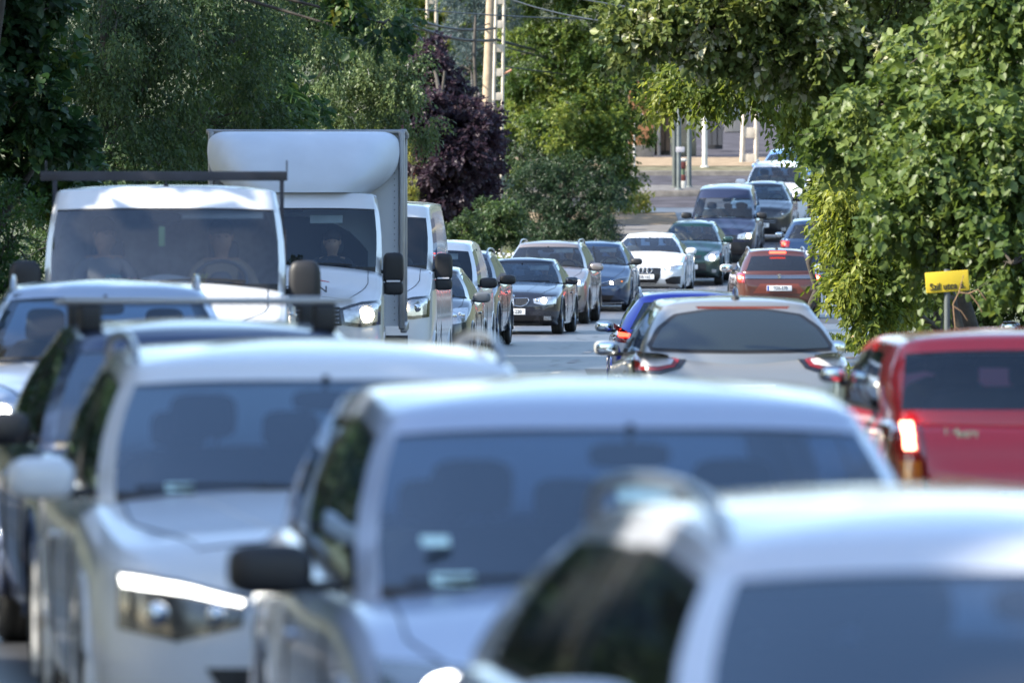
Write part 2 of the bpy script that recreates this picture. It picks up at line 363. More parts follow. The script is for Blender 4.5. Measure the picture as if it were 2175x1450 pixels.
BARK = mat('bark', (.05, .042, .034), .9, var=.4, vscale=8, bump=.6, bscale=20)
def tree(name, label, cat, base, blobs, nleaf, ln, mt, group=None, trunk_r=.16, rise=-.9, simple=False, seed=1, bark=None, twigs=60, **kw):
    root = tag(empty(name, base), label, cat, group); b = Vector(base)
    p, d, nr, l, wd, tint, cc, tp, td = foliage(blobs, nleaf, ln, seed=seed, **kw)
    leaf_obj('crown', p - np.array(base), d, nr, l, wd, tint, mt, root, simple)
    m = MB(); g = random.Random(seed)
    zs = [Vector(x[0]) for x in blobs]; top = max(z.z for z in zs); mid = sum(zs, Vector())/len(zs)
    tt = Vector(((b.x*1.4+mid.x*.6)/2, (b.y*1.4+mid.y*.6)/2, b.z + (top-b.z)*.95))
    tr = [b.lerp(tt, f) + Vector((g.uniform(-.1, .1), g.uniform(-.1, .1), 0))*(f > 0) for f in np.linspace(0, 1, 8)]
    m.tube([v - b for v in tr], [trunk_r*(1.25 if i == 0 else 1-.11*i) for i in range(8)], 0, 10)
    for z in zs:
        st = tr[min(6, max(1, int(7*max(.15, min(.9, (z.z+rise-b.z)/max(.5, tt.z-b.z))))))]; q1 = st.lerp(z, .5) + Vector((0, 0, .15))
        m.tube([st-b, q1-b, z-b], [trunk_r*.5, trunk_r*.32, trunk_r*.12], 0, 7)
    for i in g.sample(range(len(tp)), min(twigs, len(tp))):
        t0 = Vector(tp[i]); z = min(zs, key=lambda q: (q-t0).length); m.tube([z.lerp(t0, .0)-b, z.lerp(t0, .55)-b+Vector((0, 0, .06)), t0-b, t0+Vector(td[i])*.3-b], [.016, .010, .006, .003], 0, 5)
    m.build('trunk', bark or BARK, root)
    return root
def BP(px, py, D, rx, ry, dep): 
    k = D/FPX; return (np.array(P(px, py, D)), np.array([rx*k, dep, ry*k]))
def gb(px, D): v = P(px, 0, D); return (v.x, D, gz(D)-.05)

LF_DARK = leafmat('leaf_dark_green', [(0, (.024, .044, .016)), (.5, (.042, .074, .026)), (.85, (.068, .11, .034)), (1, (.13, .155, .045))])
LF_MAPLE = leafmat('leaf_maple', [(0, (.016, .035, .016)), (.6, (.030, .070, .022)), (.88, (.06, .11, .025)), (1, (.16, .16, .03))])
LF_BIRCH = leafmat('leaf_birch', [(0, (.045, .075, .030)), (.5, (.078, .118, .044)), (1, (.14, .18, .065))])
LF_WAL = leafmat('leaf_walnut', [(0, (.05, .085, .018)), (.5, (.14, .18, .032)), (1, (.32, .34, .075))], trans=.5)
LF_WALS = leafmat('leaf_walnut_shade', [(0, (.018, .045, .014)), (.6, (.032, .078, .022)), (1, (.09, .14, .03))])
LF_LIND = leafmat('leaf_linden', [(0, (.05, .08, .022)), (.5, (.135, .17, .045)), (.68, (.23, .26, .09)), (.72, (.50, .50, .34)), (1, (.66, .62, .46))], trans=.35)
LF_PURP = leafmat('leaf_purple', [(0, (.022, .014, .022)), (.6, (.045, .028, .040)), (.92, (.065, .038, .042)), (1, (.22, .08, .03))])
LF_BLUE = leafmat('needle_blue', [(0, (.030, .050, .050)), (1, (.075, .11, .11))], trans=.1)
LF_THUJ = leafmat('leaf_thuja', [(0, (.025, .055, .014)), (.5, (.075, .125, .025)), (1, (.26, .29, .06))], trans=.35)
LF_THUJ_SHADE = leafmat('leaf_thuja_shade', [(0, (.012, .028, .012)), (.6, (.022, .048, .020)), (1, (.06, .10, .035))], trans=.15)  # leaf green darkened to stand for shade low on the thuja
LF_YEL = leafmat('leaf_yellow_green', [(0, (.12, .15, .03)), (1, (.32, .30, .08))], trans=.4)
LF_HEDG = leafmat('leaf_hedge', [(0, (.020, .05, .014)), (1, (.05, .11, .022))])
GL_ = 'trees behind the left kerb'; GR_ = 'trees over the right kerb'
tree('maple_tree', 'dark maple with a few yellowish tips at the left edge behind the flatbed truck', 'tree', gb(-60, 100), [BP(40, 60, 100, 130, 160, 1.2), BP(0, 260, 100, 150, 160, 1.3), BP(90, 330, 101, 90, 110, 1), BP(-100, 80, 100, 150, 260, 2), BP(-80, -160, 100, 260, 160, 2)], 26000, .13, LF_MAPLE, GL_, .2, seed=3, wr=.8, clump=.28, twig=.25, droop=.3)
tree('broadleaf_tree', 'large dark fine-leaved tree above the flatbed truck', 'tree', gb(180, 138), [BP(250, 40, 138, 200, 160, 1.5), BP(420, 60, 140, 190, 150, 1.6), BP(250, 250, 138, 190, 170, 1.5), BP(430, 260, 141, 180, 160, 1.5), BP(170, 420, 137, 180, 160, 1.5), BP(330, 420, 140, 170, 150, 1.5), BP(560, 60, 142, 160, 140, 1.5), BP(330, -200, 140, 420, 140, 2)], 90000, .095, LF_DARK, GL_, .25, seed=5, simple=True, clump=.30, twig=.35, droop=.8, wr=.45)
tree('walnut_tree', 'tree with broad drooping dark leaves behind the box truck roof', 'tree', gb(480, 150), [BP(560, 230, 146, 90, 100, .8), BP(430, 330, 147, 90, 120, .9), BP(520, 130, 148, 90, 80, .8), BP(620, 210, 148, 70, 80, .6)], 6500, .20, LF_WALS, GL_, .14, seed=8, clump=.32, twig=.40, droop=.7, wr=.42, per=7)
tree('birch_tree', 'light grey-green birch with small leaves above and right of the box truck', 'tree', gb(600, 162), [BP(700, 130, 160, 130, 130, 1.3), BP(820, 190, 160, 110, 100, 1.1), BP(680, 250, 160, 110, 70, 1.0), BP(850, 260, 161, 75, 50, .7), BP(640, 40, 161, 130, 110, 1.2), BP(760, 20, 161, 120, 90, 1.2), BP(700, -130, 161, 260, 90, 1.5)], 60000, .075, LF_BIRCH, GL_, .16, seed=9, simple=True, clump=.25, twig=.3, droop=.9, wr=.6, bark=mat('birch_bark', (.45, .43, .40), .8, var=.5, vscale=12))
tree('maple_tree', 'dark leafy branch hanging into the top of the picture left of the poles', 'tree', gb(-150, 90), [BP(765, -20, 88, 65, 75, .5), BP(815, 50, 88, 35, 40, .3), BP(760, 70, 88, 30, 30, .2), BP(600, -380, 89, 300, 90, 1), BP(200, -560, 90, 400, 120, 1.5)], 9000, .095, LF_MAPLE, GL_, .08, rise=1.6, seed=12, wr=.75, clump=.2, twig=.22, droop=.4)
tree('garden_hedge', 'bright low hedge at the left edge beside the flatbed truck mirror', 'hedge', gb(-30, 88), [BP(20, 520, 86, 60, 110, .7), BP(-80, 520, 86, 110, 130, .8), BP(10, 620, 86, 110, 80, .8)], 9000, .06, LF_HEDG, None, .05, seed=14, simple=True, clump=.18, twig=.16, droop=0)
tree('garden_hedge', 'dark ivy hedge behind the cab of the flatbed truck', 'hedge', gb(120, 120), [BP(130, 520, 118, 120, 150, .9), BP(330, 540, 122, 160, 120, .9), BP(20, 420, 116, 80, 120, .8), BP(480, 420, 150, 120, 130, .9)], 20000, .08, LF_DARK, None, .06, seed=15, simple=True, clump=.25, twig=.2, droop=.2)
tree('purple_tree', 'dark purple-leaved tree right of the box truck', 'tree', gb(930, 205), [BP(950, 330, 204, 95, 120, 1.1), BP(1020, 340, 206, 40, 90, .6), BP(900, 250, 204, 70, 60, .8), BP(990, 270, 205, 65, 60, .8), BP(930, 440, 204, 75, 70, .8), BP(915, 130, 207, 40, 50, .6), BP(950, 190, 207, 45, 40, .6), BP(1010, 400, 205, 40, 90, .6)], 46000, .11, LF_PURP, GL_, .14, seed=17, clump=.28, twig=.25, droop=.3, wr=.75)
tree('conifer', 'blue-green conifer between the purple tree and the concrete pole', 'tree', gb(1015, 212), [BP(1045, 300, 210, 18, 90, .4), BP(1035, 420, 210, 45, 90, .6), BP(960, 500, 209, 75, 60, .6), BP(1000, 150, 222, 60, 130, .9), BP(1010, 30, 224, 90, 90, 1.2)], 45000, .10, LF_BLUE, GL_, .12, seed=19, simple=True, clump=.16, twig=.2, droop=.1, wr=.18, per=12)
tree('columnar_shrub', 'narrow yellow-green column shrub beside the rear edge of the box truck', 'shrub', gb(876, 196), [BP(876, 330, 196, 9, 40, .12), BP(877, 390, 196, 10, 50, .13), BP(876, 460, 196, 12, 50, .13)], 1600, .07, LF_YEL, None, .03, seed=20, simple=True, clump=.09, twig=.12, droop=-.8, wr=.4)
tree('columnar_shrub', 'pale sunlit column shrub right of the left concrete pole', 'shrub', gb(945, 232), [BP(944, 60, 232, 12, 60, .2), BP(946, 150, 232, 12, 60, .2), BP(946, 250, 232, 12, 70, .2)], 1800, .09, LF_YEL, None, .03, seed=21, simple=True, clump=.12, twig=.14, droop=-.8, wr=.4)
tree('garden_shrub', 'low dark yew bushes behind the black saloon', 'shrub', gb(1000, 200), [BP(990, 500, 198, 60, 60, .6), BP(1060, 470, 200, 50, 70, .6), BP(935, 520, 198, 50, 50, .6)], 20000, .09, LF_DARK, None, .05, seed=22, simple=True, clump=.2, twig=.15)
tree('thuja_tree', 'big thuja with sunlit yellow-green top in the middle of the picture', 'tree', gb(1180, 229), [BP(1150, 110, 228, 90, 110, 1.2), BP(1240, 90, 228, 95, 110, 1.3), BP(1310, 150, 228, 85, 110, 1.0), BP(1130, 260, 228, 75, 110, 1.0), BP(1220, 280, 227, 90, 120, 1.1), BP(1290, 290, 227, 50, 90, .7), BP(1200, -80, 228, 220, 110, 1.6), BP(1370, 60, 229, 90, 110, 1.2), BP(1330, 250, 227, 55, 90, .6), BP(1095, 320, 229, 40, 150, .6), BP(1305, 370, 227, 35, 70, .4)], 150000, .11, LF_THUJ, GL_, .22, seed=23, simple=True, clump=.36, ncl=420, twig=.22, droop=.3, wr=.45, outer=3)
tree('thuja_shade_part', 'lower part of the big thuja with its shade put into darker leaves, behind the dark blue hatchback', 'tree', gb(1190, 226), [BP(1120, 420, 225, 70, 90, .9), BP(1215, 420, 225, 80, 90, .9), BP(1275, 460, 224, 45, 60, .5), BP(1160, 500, 224, 100, 50, .7), BP(1290, 390, 225, 40, 50, .4), BP(1170, 340, 227, 80, 60, .8)], 60000, .08, LF_THUJ_SHADE, GL_, .18, seed=41, simple=True, clump=.24, twig=.22, droop=.4, wr=.35)  # lower thuja: its shade is put into the darker leaf colours
tree('thuja_tree', 'shaded evergreen behind the two poles', 'tree', gb(1010, 240), [BP(1000, 120, 238, 100, 140, 1.2), BP(920, 60, 240, 90, 130, 1.2), BP(1000, 300, 236, 90, 120, 1.0), BP(960, -70, 240, 150, 90, 1.2), BP(860, 60, 242, 70, 110, 1.2), BP(800, 60, 236, 90, 150, 1.6), BP(880, 200, 236, 90, 150, 1.4), BP(800, 330, 236, 120, 110, 1.2), BP(930, -100, 236, 120, 70, 1.2)], 80000, .14, LF_THUJ, GL_, .2, seed=24, simple=True, clump=.30, twig=.22, droop=.3, wr=.45)  # left-hand clumps added to keep the sun off the lower thuja
# right side
tree('walnut_tree', 'walnut branches reaching over the road at the top, dark below and sunlit in front', 'tree', gb(2080, 104), [BP(1480, 170, 103, 75, 48, .5), BP(1600, 180, 103, 75, 48, .5), BP(1560, 130, 104, 110, 60, .6), BP(1710, 220, 104, 60, 70, .6), BP(1450, 110, 104, 60, 60, .5)], 12000, .105, LF_WAL, GR_, .09, rise=.3, seed=31, clump=.20, twig=.32, droop=.6, wr=.42, per=8, twigs=110)
tree('walnut_tree', 'sunlit walnut hanging low over the right kerb beside the copper crossover', 'tree', gb(2000, 112), [BP(1815, 440, 110, 62, 90, .6), BP(1812, 560, 110, 48, 90, .5), BP(1840, 500, 111, 70, 100, .7), BP(1845, 640, 110, 50, 65, .4), BP(1880, 600, 111, 70, 60, .5), BP(1785, 360, 111, 45, 50, .4), BP(1960, 560, 110, 90, 45, .5)], 24000, .108, LF_WAL, GR_, .09, rise=-.2, seed=33, clump=.19, twig=.30, droop=.6, wr=.42, per=8, outer=3, twigs=110)
tree('linden_tree', 'linden with pale upturned leaves and blossom across the top right', 'tree', gb(2100, 92), [BP(1400, 50, 91, 80, 70, .5), BP(1540, 50, 91, 110, 70, .7), BP(1700, 80, 91, 120, 90, .8), BP(1850, 120, 91, 110, 110, .9), BP(1330, 60, 91, 40, 50, .3), BP(1700, -60, 91, 400, 70, 1)], 30000, .092, LF_LIND, GR_, .10, rise=.3, seed=35, clump=.20, twig=.25, droop=.5, wr=.72, per=8, twigs=110)
tree('linden_tree', 'large broad-leaved linden filling the right side above the yellow sign', 'tree', gb(2420, 88), [BP(2050, 330, 84, 130, 110, .8), BP(2000, 450, 84, 120, 80, .7), BP(2130, 440, 84, 90, 100, .7), BP(2150, 560, 83, 60, 90, .5), BP(1975, 555, 84, 40, 22, .2), BP(1930, 330, 85, 80, 80, .6), BP(2100, 180, 86, 110, 100, .8), BP(2160, 30, 86, 110, 120, .8), BP(1880, 220, 88, 90, 80, .7), BP(1800, 300, 90, 55, 45, .5), BP(1990, 120, 88, 90, 70, .6)], 30000, .102, leafmat('leaf_linden_broad', [(0, (.04, .075, .018)), (.55, (.09, .135, .032)), (.96, (.20, .25, .075)), (1, (.5, .44, .3))], trans=.38), GR_, .13, rise=0, seed=37, clump=.26, twig=.28, droop=.6, wr=.82, per=8, outer=3, twigs=110)
tree('broadleaf_tree', 'dark shaded trees deep behind the right-hand foliage', 'tree', gb(2120, 125), [BP(1750, 200, 123, 90, 150, 1), BP(1900, 250, 122, 140, 200, 1.5), BP(2060, 200, 122, 150, 200, 1.5), BP(2200, 300, 121, 150, 300, 1.5), BP(1900, 480, 124, 110, 150, 1.0), BP(2030, 560, 122, 140, 130, 1.2), BP(2180, 620, 122, 120, 110, 1), BP(1560, 40, 124, 160, 110, 1), BP(1920, 20, 122, 300, 120, 1.5), BP(1400, 60, 124, 60, 90, .8), BP(1900, 620, 125, 70, 80, .6)], 80000, .12, LF_DARK, GR_, .15, rise=0, seed=39, simple=True, clump=.34, twig=.3, droop=.5, wr=.6)
tree('broadleaf_tree', 'small-leaved green bush at the back of the arch of branches', 'tree', gb(1720, 150), [BP(1750, 300, 148, 60, 60, .7), BP(1800, 350, 148, 60, 60, .7), BP(1760, 360, 149, 35, 60, .5)], 9000, .06, LF_HEDG, GR_, .08, seed=40, simple=True, clump=.2, twig=.2)
# unseen trees added left of the frame to shade the queue; bodywork reflects them
for i, (x, y, h) in enumerate(((-9, 8, 8.5), (-8.6, 17, 10.5), (-8.6, 26, 10.5), (-8.4, 35, 10.3), (-8.4, 42, 9.6), (-8.6, 49, 9), (-8.5, 56, 8.6), (-9, 68, 8.4), (-9.5, 80, 10.2), (-9.8, 86, 9.6), (-10.5, 93, 10.8), (-12, 103, 12.5), (-13.5, 122, 14), (-13.5, 138, 14))):
    b_ = [(np.array([x+random.uniform(-1, 1), y+random.uniform(-3, 3), h*f]), np.array([2.4, 5, 2.6])) for f in (.35, .6, .85)]
    tree('unseen_tree', ('first', 'second', 'third', 'fourth', 'fifth', 'sixth', 'seventh', 'eighth', 'ninth', 'tenth', 'eleventh', 'twelfth', 'thirteenth', 'fourteenth')[i] + ' tall unseen tree added left of the queue to shade it', 'tree', (x-1, y, gz(y)-.05), b_, 13000, .40, LF_DARK, 'unseen trees added to shade the queue', .25, seed=50+i, simple=True, clump=.8, twig=.6, wr=.7)
for i, (x, y, h) in enumerate(((11, 22, 5.5), (11.5, 43, 6), (10.5, 64, 8))):
    b_ = [(np.array([x+random.uniform(-1, 1), y+random.uniform(-3, 3), h*f]), np.array([2.6, 4.5, 2.0])) for f in (.3, .55, .8)]
    tree('unseen_tree', ('first', 'second', 'third')[i] + ' leafy tree right of the road outside the picture', 'tree', (x+1, y, gz(y)-.05), b_, 5000, .28, LF_WAL, 'leafy trees right of the road', .25, seed=60+i, simple=True, clump=.8, twig=.6, wr=.7)
for i, x in enumerate((-16, -6, 5, 15)):  # unseen row added behind the camera to darken sky reflections in the bodywork
    b_ = [(np.array([x+random.uniform(-1, 1), -48+random.uniform(-2, 2), 9*f]), np.array([4.6, 2.5, 2.6])) for f in (.3, .55, .8)]
    tree('unseen_tree', ('first', 'second', 'third', 'fourth')[i] + ' unseen tree added behind the camera to darken reflections', 'tree', (x, -48, 0), b_, 5000, .42, LF_DARK, 'unseen trees added behind the camera', .25, seed=90+i, simple=True, clump=1.0, twig=.8, wr=.7)
# distant wood
g = np.random.default_rng(77); bl = []
for i in range(60):
    D = g.uniform(335, 420); bl.append(BP(g.uniform(-150, 2300), g.uniform(-200, 150), D, g.uniform(60, 130), g.uniform(60, 110), g.uniform(2, 4)))
p, d, nr, l, wd, tint, cc, tp, td = foliage(bl, 60000, .26, seed=78, clump=.9, twig=.6, droop=.3, wr=.6)
o = leaf_obj('distant_wood', p, d, nr, l, wd, tint, LF_DARK, None, True); tag(o, 'distant wood on the slope behind the junction', 'wood', kind='stuff')

# small plants
def tuft(name, label, cat, px, D, n, h, sp, mt, z=None, wr=.2, ln=.12):
    x = P(px, 0, D).x; g = np.random.default_rng(int(px)); base = np.array([x, D, gz(D) if z is None else z])
    st = base + np.c_[g.uniform(-sp, sp, n), g.uniform(-.3, .3, n), np.zeros(n)]
    hh = g.random(n)*h; p = st + np.c_[g.normal(size=n)*.05, g.normal(size=n)*.05, hh]
    o = leaf_obj(name, p-base, np.c_[g.normal(size=n)*.7, g.normal(size=n)*.7, np.ones(n)*.9], g.normal(size=(n, 3)) + [0, -1, .3], g.uniform(.6, 1.3, n)*ln, g.uniform(.6, 1.3, n)*ln*wr*2, g.random(n), mt)
    o.location = base; tag(o, label, cat); return o
tuft('yellow_plant', 'sunlit yellow plant at the foot of the white posts by the corner pavement', 'plant', 1335, 243, 380, .55, .65, LF_YEL, gz(243)+.1, ln=.17)
tuft('yellow_plant', 'tall yellow shoots right of the white posts', 'plant', 1357, 243, 120, .85, .2, LF_YEL, gz(243)+.1)
tuft('garden_plant', 'light green shoots above the beige crossover roof', 'plant', 1075, 192, 500, .95, .45, LF_WAL)
tuft('garden_plant', 'fern-like shoot rising behind the black saloon', 'plant', 1098, 190, 160, 1.15, .1, LF_YEL)
LF_WHITE = leafmat('petal_white', [(0, (.6, .6, .58)), (1, (.8, .8, .78))])
tuft('flower', 'cluster of white blossoms behind the black saloon', 'flower', 1062, 189, 110, 1.15, .3, LF_WHITE, ln=.06, wr=.5)
tuft('grass', 'tufts of sunlit grass at the right kerb beside the tree stump', 'grass', 1850, 133, 500, .22, .7, LF_WAL, gz(133)+.1, .12)
tuft('grass', 'weeds in front of the tree stump on the right kerb', 'grass', 1800, 130, 300, .18, .35, LF_WAL, gz(130)+.1, .12)
tuft('grass', 'grass round the post of the yellow sign', 'grass', 1960, 100, 900, .3, 1.1, LF_WAL, gz(100)+.1, .12)
m = MB(); m.lathe([(.20, 0), (.19, .10), (.17, .24), (.14, .27), (.001, .27)], Matrix.Rotation(-PI/2, 4, 'Y'), 0, 18)
o = m.build('tree_stump', mat('cut_wood', (.42, .27, .15), .9, var=.3, vscale=8)); o.location = (P(1822, 0, 134).x, 134, gz(134)+.08); tag(o, 'short sawn tree stump at the right kerb', 'tree stump')

# ------------------------------------------------------------------ poles, wires, sign, street furniture
CONC = mat('concrete_pole', (.46, .40, .33), .85, var=.2, vscale=5, bump=.3)
WOODP = mat('wooden_pole', (.34, .26, .18), .85, var=.3, vscale=4)
GALV = mat('galvanised_steel', (.10, .115, .115), .6, metal=0, var=.2)
WPOST = mat('white_painted_post', (.50, .48, .43), .6, var=.15)
def ladder_pole(label, px0, py0, px1, py1, D, wpx, gap, group='concrete ladder poles', mt=CONC):
    """two legs joined by rungs, leaning slightly; the holes are real"""
    a, b = P(px0, py0, D), P(px1, py1, D); a.z = gz(D)-.1 if py0 > 500 else a.z
    w_ = wpx*D/FPX; up = (b-a); L_ = up.length; up.normalize(); sx = Vector((1, 0, 0)); m = MB()
    for s in (-1, 1):
        m.tube([Vector((s*w_*.5, 0, 0)), (b-a) + Vector((s*w_*.36, 0, 0))], [w_*.17, w_*.15], 0, 4)
    k = .1
    while k < L_:
        c = (b-a)*(k/L_); m.box(c, (w_*.9, w_*.18, w_*.75), 0, .01); k += gap
    o = m.build('concrete_pole', mt); o.location = a; tag(o, label, 'pole', group); return o
ladder_pole('pale concrete ladder pole left of the tall conifers, top of the picture', 917, 640, 917, -120, 236, 24, .8)
ladder_pole('tall concrete ladder pole beside the leaning wooden pole', 1051, 560, 1064, -100, 219, 22, .62)
ladder_pole('short wide concrete ladder pole in front of the rising street', 1591, 345, 1597, 60, 272, 30, .85)
m = MB(); a = P(1022, 480, 221); b = P(1047, -120, 221); a.z = gz(221)-.1; m.tube([Vector(), b-a], [.15, .115], 0, 12)
for z_ in (3.1, 3.4): m.box((b-a)*(z_/8.0) + Vector((.0, -.12, 0)), (.7, .06, .06))
o = m.build('utility_pole', WOODP); o.location = a; tag(o, 'leaning wooden utility pole left of the tall concrete ladder pole', 'pole')
m = MB(); q1 = P(1085, 150, 219); m.tube([P(1064, 160, 219)-q1, Vector(), Vector((.02, 0, .02))], [.02, .035, .03], 0, 6); o = m.build('lamp_bracket', mat('bracket_rust', (.45, .2, .12), .6)); o.location = q1; tag(o, 'small reddish bracket on the tall concrete ladder pole', 'bracket')
WIRE = mat('cable_black', (.012, .012, .014), .5)
def wire(label, pts, D0, D1, r=.012, sag=.3):
    r *= 1.8
    a = P(*pts[0], D0); b = P(*pts[1], D1); m = MB()
    m.tube([a.lerp(b, f) - a - Vector((0, 0, 4*sag*f*(1-f))) for f in np.linspace(0, 1, 24)], r, 0, 5); o = m.build('cable', WIRE); o.location = a; tag(o, label, 'cable', 'overhead cables')
ws_ = [((815, 10), (1052, 60), 200, 219, .018, .25, 'thick cable sagging from the top left to the concrete ladder pole'), ((850, 40), (1052, 85), 205, 219, .022, .2, 'bundled cable just below the thick sagging cable'), ((1055, 85), (1420, 125), 219, 260, .022, .25, 'bundled cable running right from the ladder pole into the leaves'), ((1055, 95), (1420, 150), 219, 250, .012, .2, 'thin cable under the bundled cable on the right'),
       ((1060, -10), (1320, 50), 219, 180, .010, .1, 'pale thin cable descending from the top of the ladder pole'), ((1060, 140), (1430, 178), 219, 240, .010, .05, 'lowest single cable crossing in front of the thuja'), ((880, 20), (1430, 40), 200, 240, .010, .1, 'straight high cable across the tree tops'), ((870, 60), (1040, 50), 210, 221, .010, .15, 'short cable to the wooden pole'), ((955, 140), (1035, 95), 225, 221, .010, .02, 'slanting stay wire left of the wooden pole'), ((1150, -20), (1330, 15), 219, 200, .010, .02, 'cable at the top edge right of the poles')]
for a_, b_, d0, d1, r_, sg, lb in ws_: wire(lb, (a_, b_), d0, d1, r_, sg)
# yellow street sign
D = 82.2; c = P(2012, 598, D); root = tag(empty('street_sign', (c.x, D, gz(D))), 'yellow street name sign half covered by leaves on a grey post', 'sign')
YEL = mat('sign_yellow', (.60, .43, .02), .6, var=.08)
tl = R(-4)
m = MB(); m.box((0, 0, c.z-gz(D)), (.42, .02, .20), 0, .006); m.v = [tuple(Vector((0, 0, c.z-gz(D))) + Matrix.Rotation(tl, 3, 'Y') @ (Vector(v) - Vector((0, 0, c.z-gz(D))))) for v in m.v]; pn = m.build('sign_panel', YEL, root)
Mx = Matrix.Translation((.0, -.014, c.z-gz(D))) @ Matrix.Rotation(tl, 4, 'Y') @ Matrix.Translation((0, 0, -.045)) @ Matrix.Rotation(PI/2, 4, 'X')
textmesh('sign_lettering', 'Szil utca 6.', .095, Mx, INK, pn, .002, .86)
m = MB(); m.tube([(.0, .03, -.1), (.0, .03, c.z-gz(D)+.12)], .03, 0, 10); m.build('post', GALV, root)
m = MB(); z0 = P(0, 600, 99).z; b0 = P(2020, 650, 82.0)
for pts in (((0, 0, -.45), (.04, 0, -.2), (.02, 0, .02), (.08, 0, .14), (.12, 0, .3)), ((.02, 0, .0), (.10, .0, -.05), (.16, 0, -.14)), ((.08, 0, .13), (.18, 0, .12), (.26, 0, .02), (.30, 0, -.06)), ((.17, 0, .12), (.26, 0, .16), (.34, 0, .06)), ((.04, 0, -.2), (.10, 0, -.24))): m.tube(pts, [.009] + [.006]*(len(pts)-2) + [.003], 0, 5)
o = m.build('dead_twig', mat('dead_wood', (.26, .16, .09), .9)); o.location = b0; tag(o, 'bare brown dead twig hanging in front of the yellow sign post', 'twig')
# junction furniture
def post(name, label, px, D, ytop, r_, mt, cat='post', group=None, ybase=None, lean=0):
    t_ = P(px, ytop, D); b = Vector((t_.x - lean, D, gz(D) + (.16 if abs(D-255.5) < 4 else .1))); m = MB(); m.tube([Vector(), t_-b], [r_, r_*.85], 0, 12); m.lathe([(r_*1.7, 0), (r_*1.7, .04), (r_*1.05, .06)], Matrix.Rotation(-PI/2, 4, 'Y'), 0, 12)
    o = m.build(name, mt); o.location = b; tag(o, label, cat, group); return o
post('lamp_post', 'white painted lamp post on the far pavement', 1497, 269, -60, .085, WPOST, 'lamp post')
post('steel_post', 'thick grey pole on the traffic island, leftmost of three', 1433, 255.9, 60, .075, mat('pole_dark_grey', (.06, .07, .065), .6, var=.2), 'pole', None, lean=.0)
post('steel_post', 'pale galvanised pole in the middle of the traffic island', 1442, 254.6, 80, .07, GALV, 'pole')
post('steel_post', 'grey pole at the right of the traffic island', 1464, 255.9, 60, .07, GALV, 'pole')
o = tag(empty('traffic_bollard', (P(1451, 0, 255.2).x, 255.3, gz(255.3)+.18)), 'white and red bollard lamp between the island poles', 'bollard')
m = MB(); m.sell((0, 0, .10), (.09, .08, .14), .5); m.sell((0, 0, .85), (.11, .09, .05), .5); m.build('cap', WPOST, o)
m = MB(); m.sell((0, 0, .30), (.075, .07, .12), .5); m.sell((0, 0, .70), (.085, .08, .13), .5); m.build('red_band', mat('band_red', (.09, .018, .014), .8), o)
m = MB(); m.tube([(0, 0, 0), (0, 0, .8)], .06, 0, 10); m.build('body', mat('bollard_green', (.06, .09, .05), .6), o)
m = MB(); m.box((0, 0, 0), (.26, .02, .16), 0, .01); o2 = m.build('notice_plate', mat('notice_pale', (.40, .38, .40), .6, var=.3, vscale=30)); o2.location = P(1445, 318, 254.5); tag(o2, 'small pale notice on the middle island pole', 'notice')
# round sign at the left of the junction
D = 250; c = P(1357, 252, D); root = tag(empty('road_sign', (P(1346, 0, D).x, D, gz(D))), 'round white road sign on a pale post beside the thuja', 'sign')
m = MB(); m.tube([(0, 0, 0), (.03, 0, c.z-gz(D)+.2)], .035, 0, 10); m.build('post', WPOST, root)
m = MB(); M = Matrix.Translation((c.x-root.location.x, -.05, c.z-gz(D))) @ Matrix.Rotation(PI/2, 4, 'Z'); m.lathe([(.001, -.012), (.17, -.012), (.17, .012), (.001, .012)], M, 0, 32); pn = m.build('sign_disc', mat('sign_white', (.7, .68, .66), .4), root)
m = MB(); m.box((c.x-root.location.x, -.068, c.z-gz(D)-.01), (.15, .006, .03), 0); m.build('sign_symbol', mat('sign_red', (.6, .04, .03), .5), pn)
# white railing / fence posts under the thuja
for i, (px, yt, lb) in enumerate(((1293, 395, 'leftmost low white post under the thuja'), (1306, 270, 'second white post from the left, behind the thuja branches'), (1328, 300, 'slim tall white post right of the thuja'))):
    post('white_post', lb, px, 244, yt, .06 if i < 2 else .045, WPOST, 'post', None, lean=-.05)
m = MB(); a = P(1290, 432, 244); m.box((.12, 0, 0), (.36, .05, .06), 0, .01); o = m.build('fence_rail', WPOST); o.location = a; tag(o, 'short white rail between the low white posts', 'rail')
# walls and gates beyond the junction
def wall(name, label, px0, px1, ytop, D, mt, mb_fn=None, th=.25, cat='wall'):
    a, b = P(px0, ytop, D), P(px1, ytop, D); h = a.z - gz(D); m = MB(); m.box(((b.x-a.x)/2, 0, h/2+.1), (b.x-a.x, th, h), 0, .01)
    if mb_fn: mb_fn(m, b.x-a.x, h)
    o = m.build(name, mt); o.location = (a.x, D, gz(D)); tag(o, label, cat); return o
def cap_(m, w, h): m.box((w/2, -.02, .24), (w+.02, .32, .42), 1, .01); m.box((w/2, 0, h+.13), (w+.1, .36, .08), 1, .01)
def slats(m, w, h):
    n = int(w/.14)
    for i in range(n): m.box(((i+.5)*w/n, -.15, h/2+.15), (w/n*.8, .03, h*.92), 1)
wall('rendered_wall', 'orange-brown rendered wall left of the junction', 1335, 1388, 150, 276.5, [mat('render_orange', (.30, .135, .06), .9, var=.12), mat('plinth_grey', (.11, .10, .09), .9, var=.3)], cap_)
wall('timber_gate', 'brown plank gate right of the orange wall', 1390, 1424, 170, 276.8, [mat('gate_back', (.05, .04, .03), .9), mat('planks_brown', (.12, .075, .045), .85, var=.3)], slats, .1, 'gate')
wall('gate_pillar', 'grey pillar between the orange wall and the plank gate', 1396, 1403, 150, 276.4, PAVG, None, .2, 'pillar')
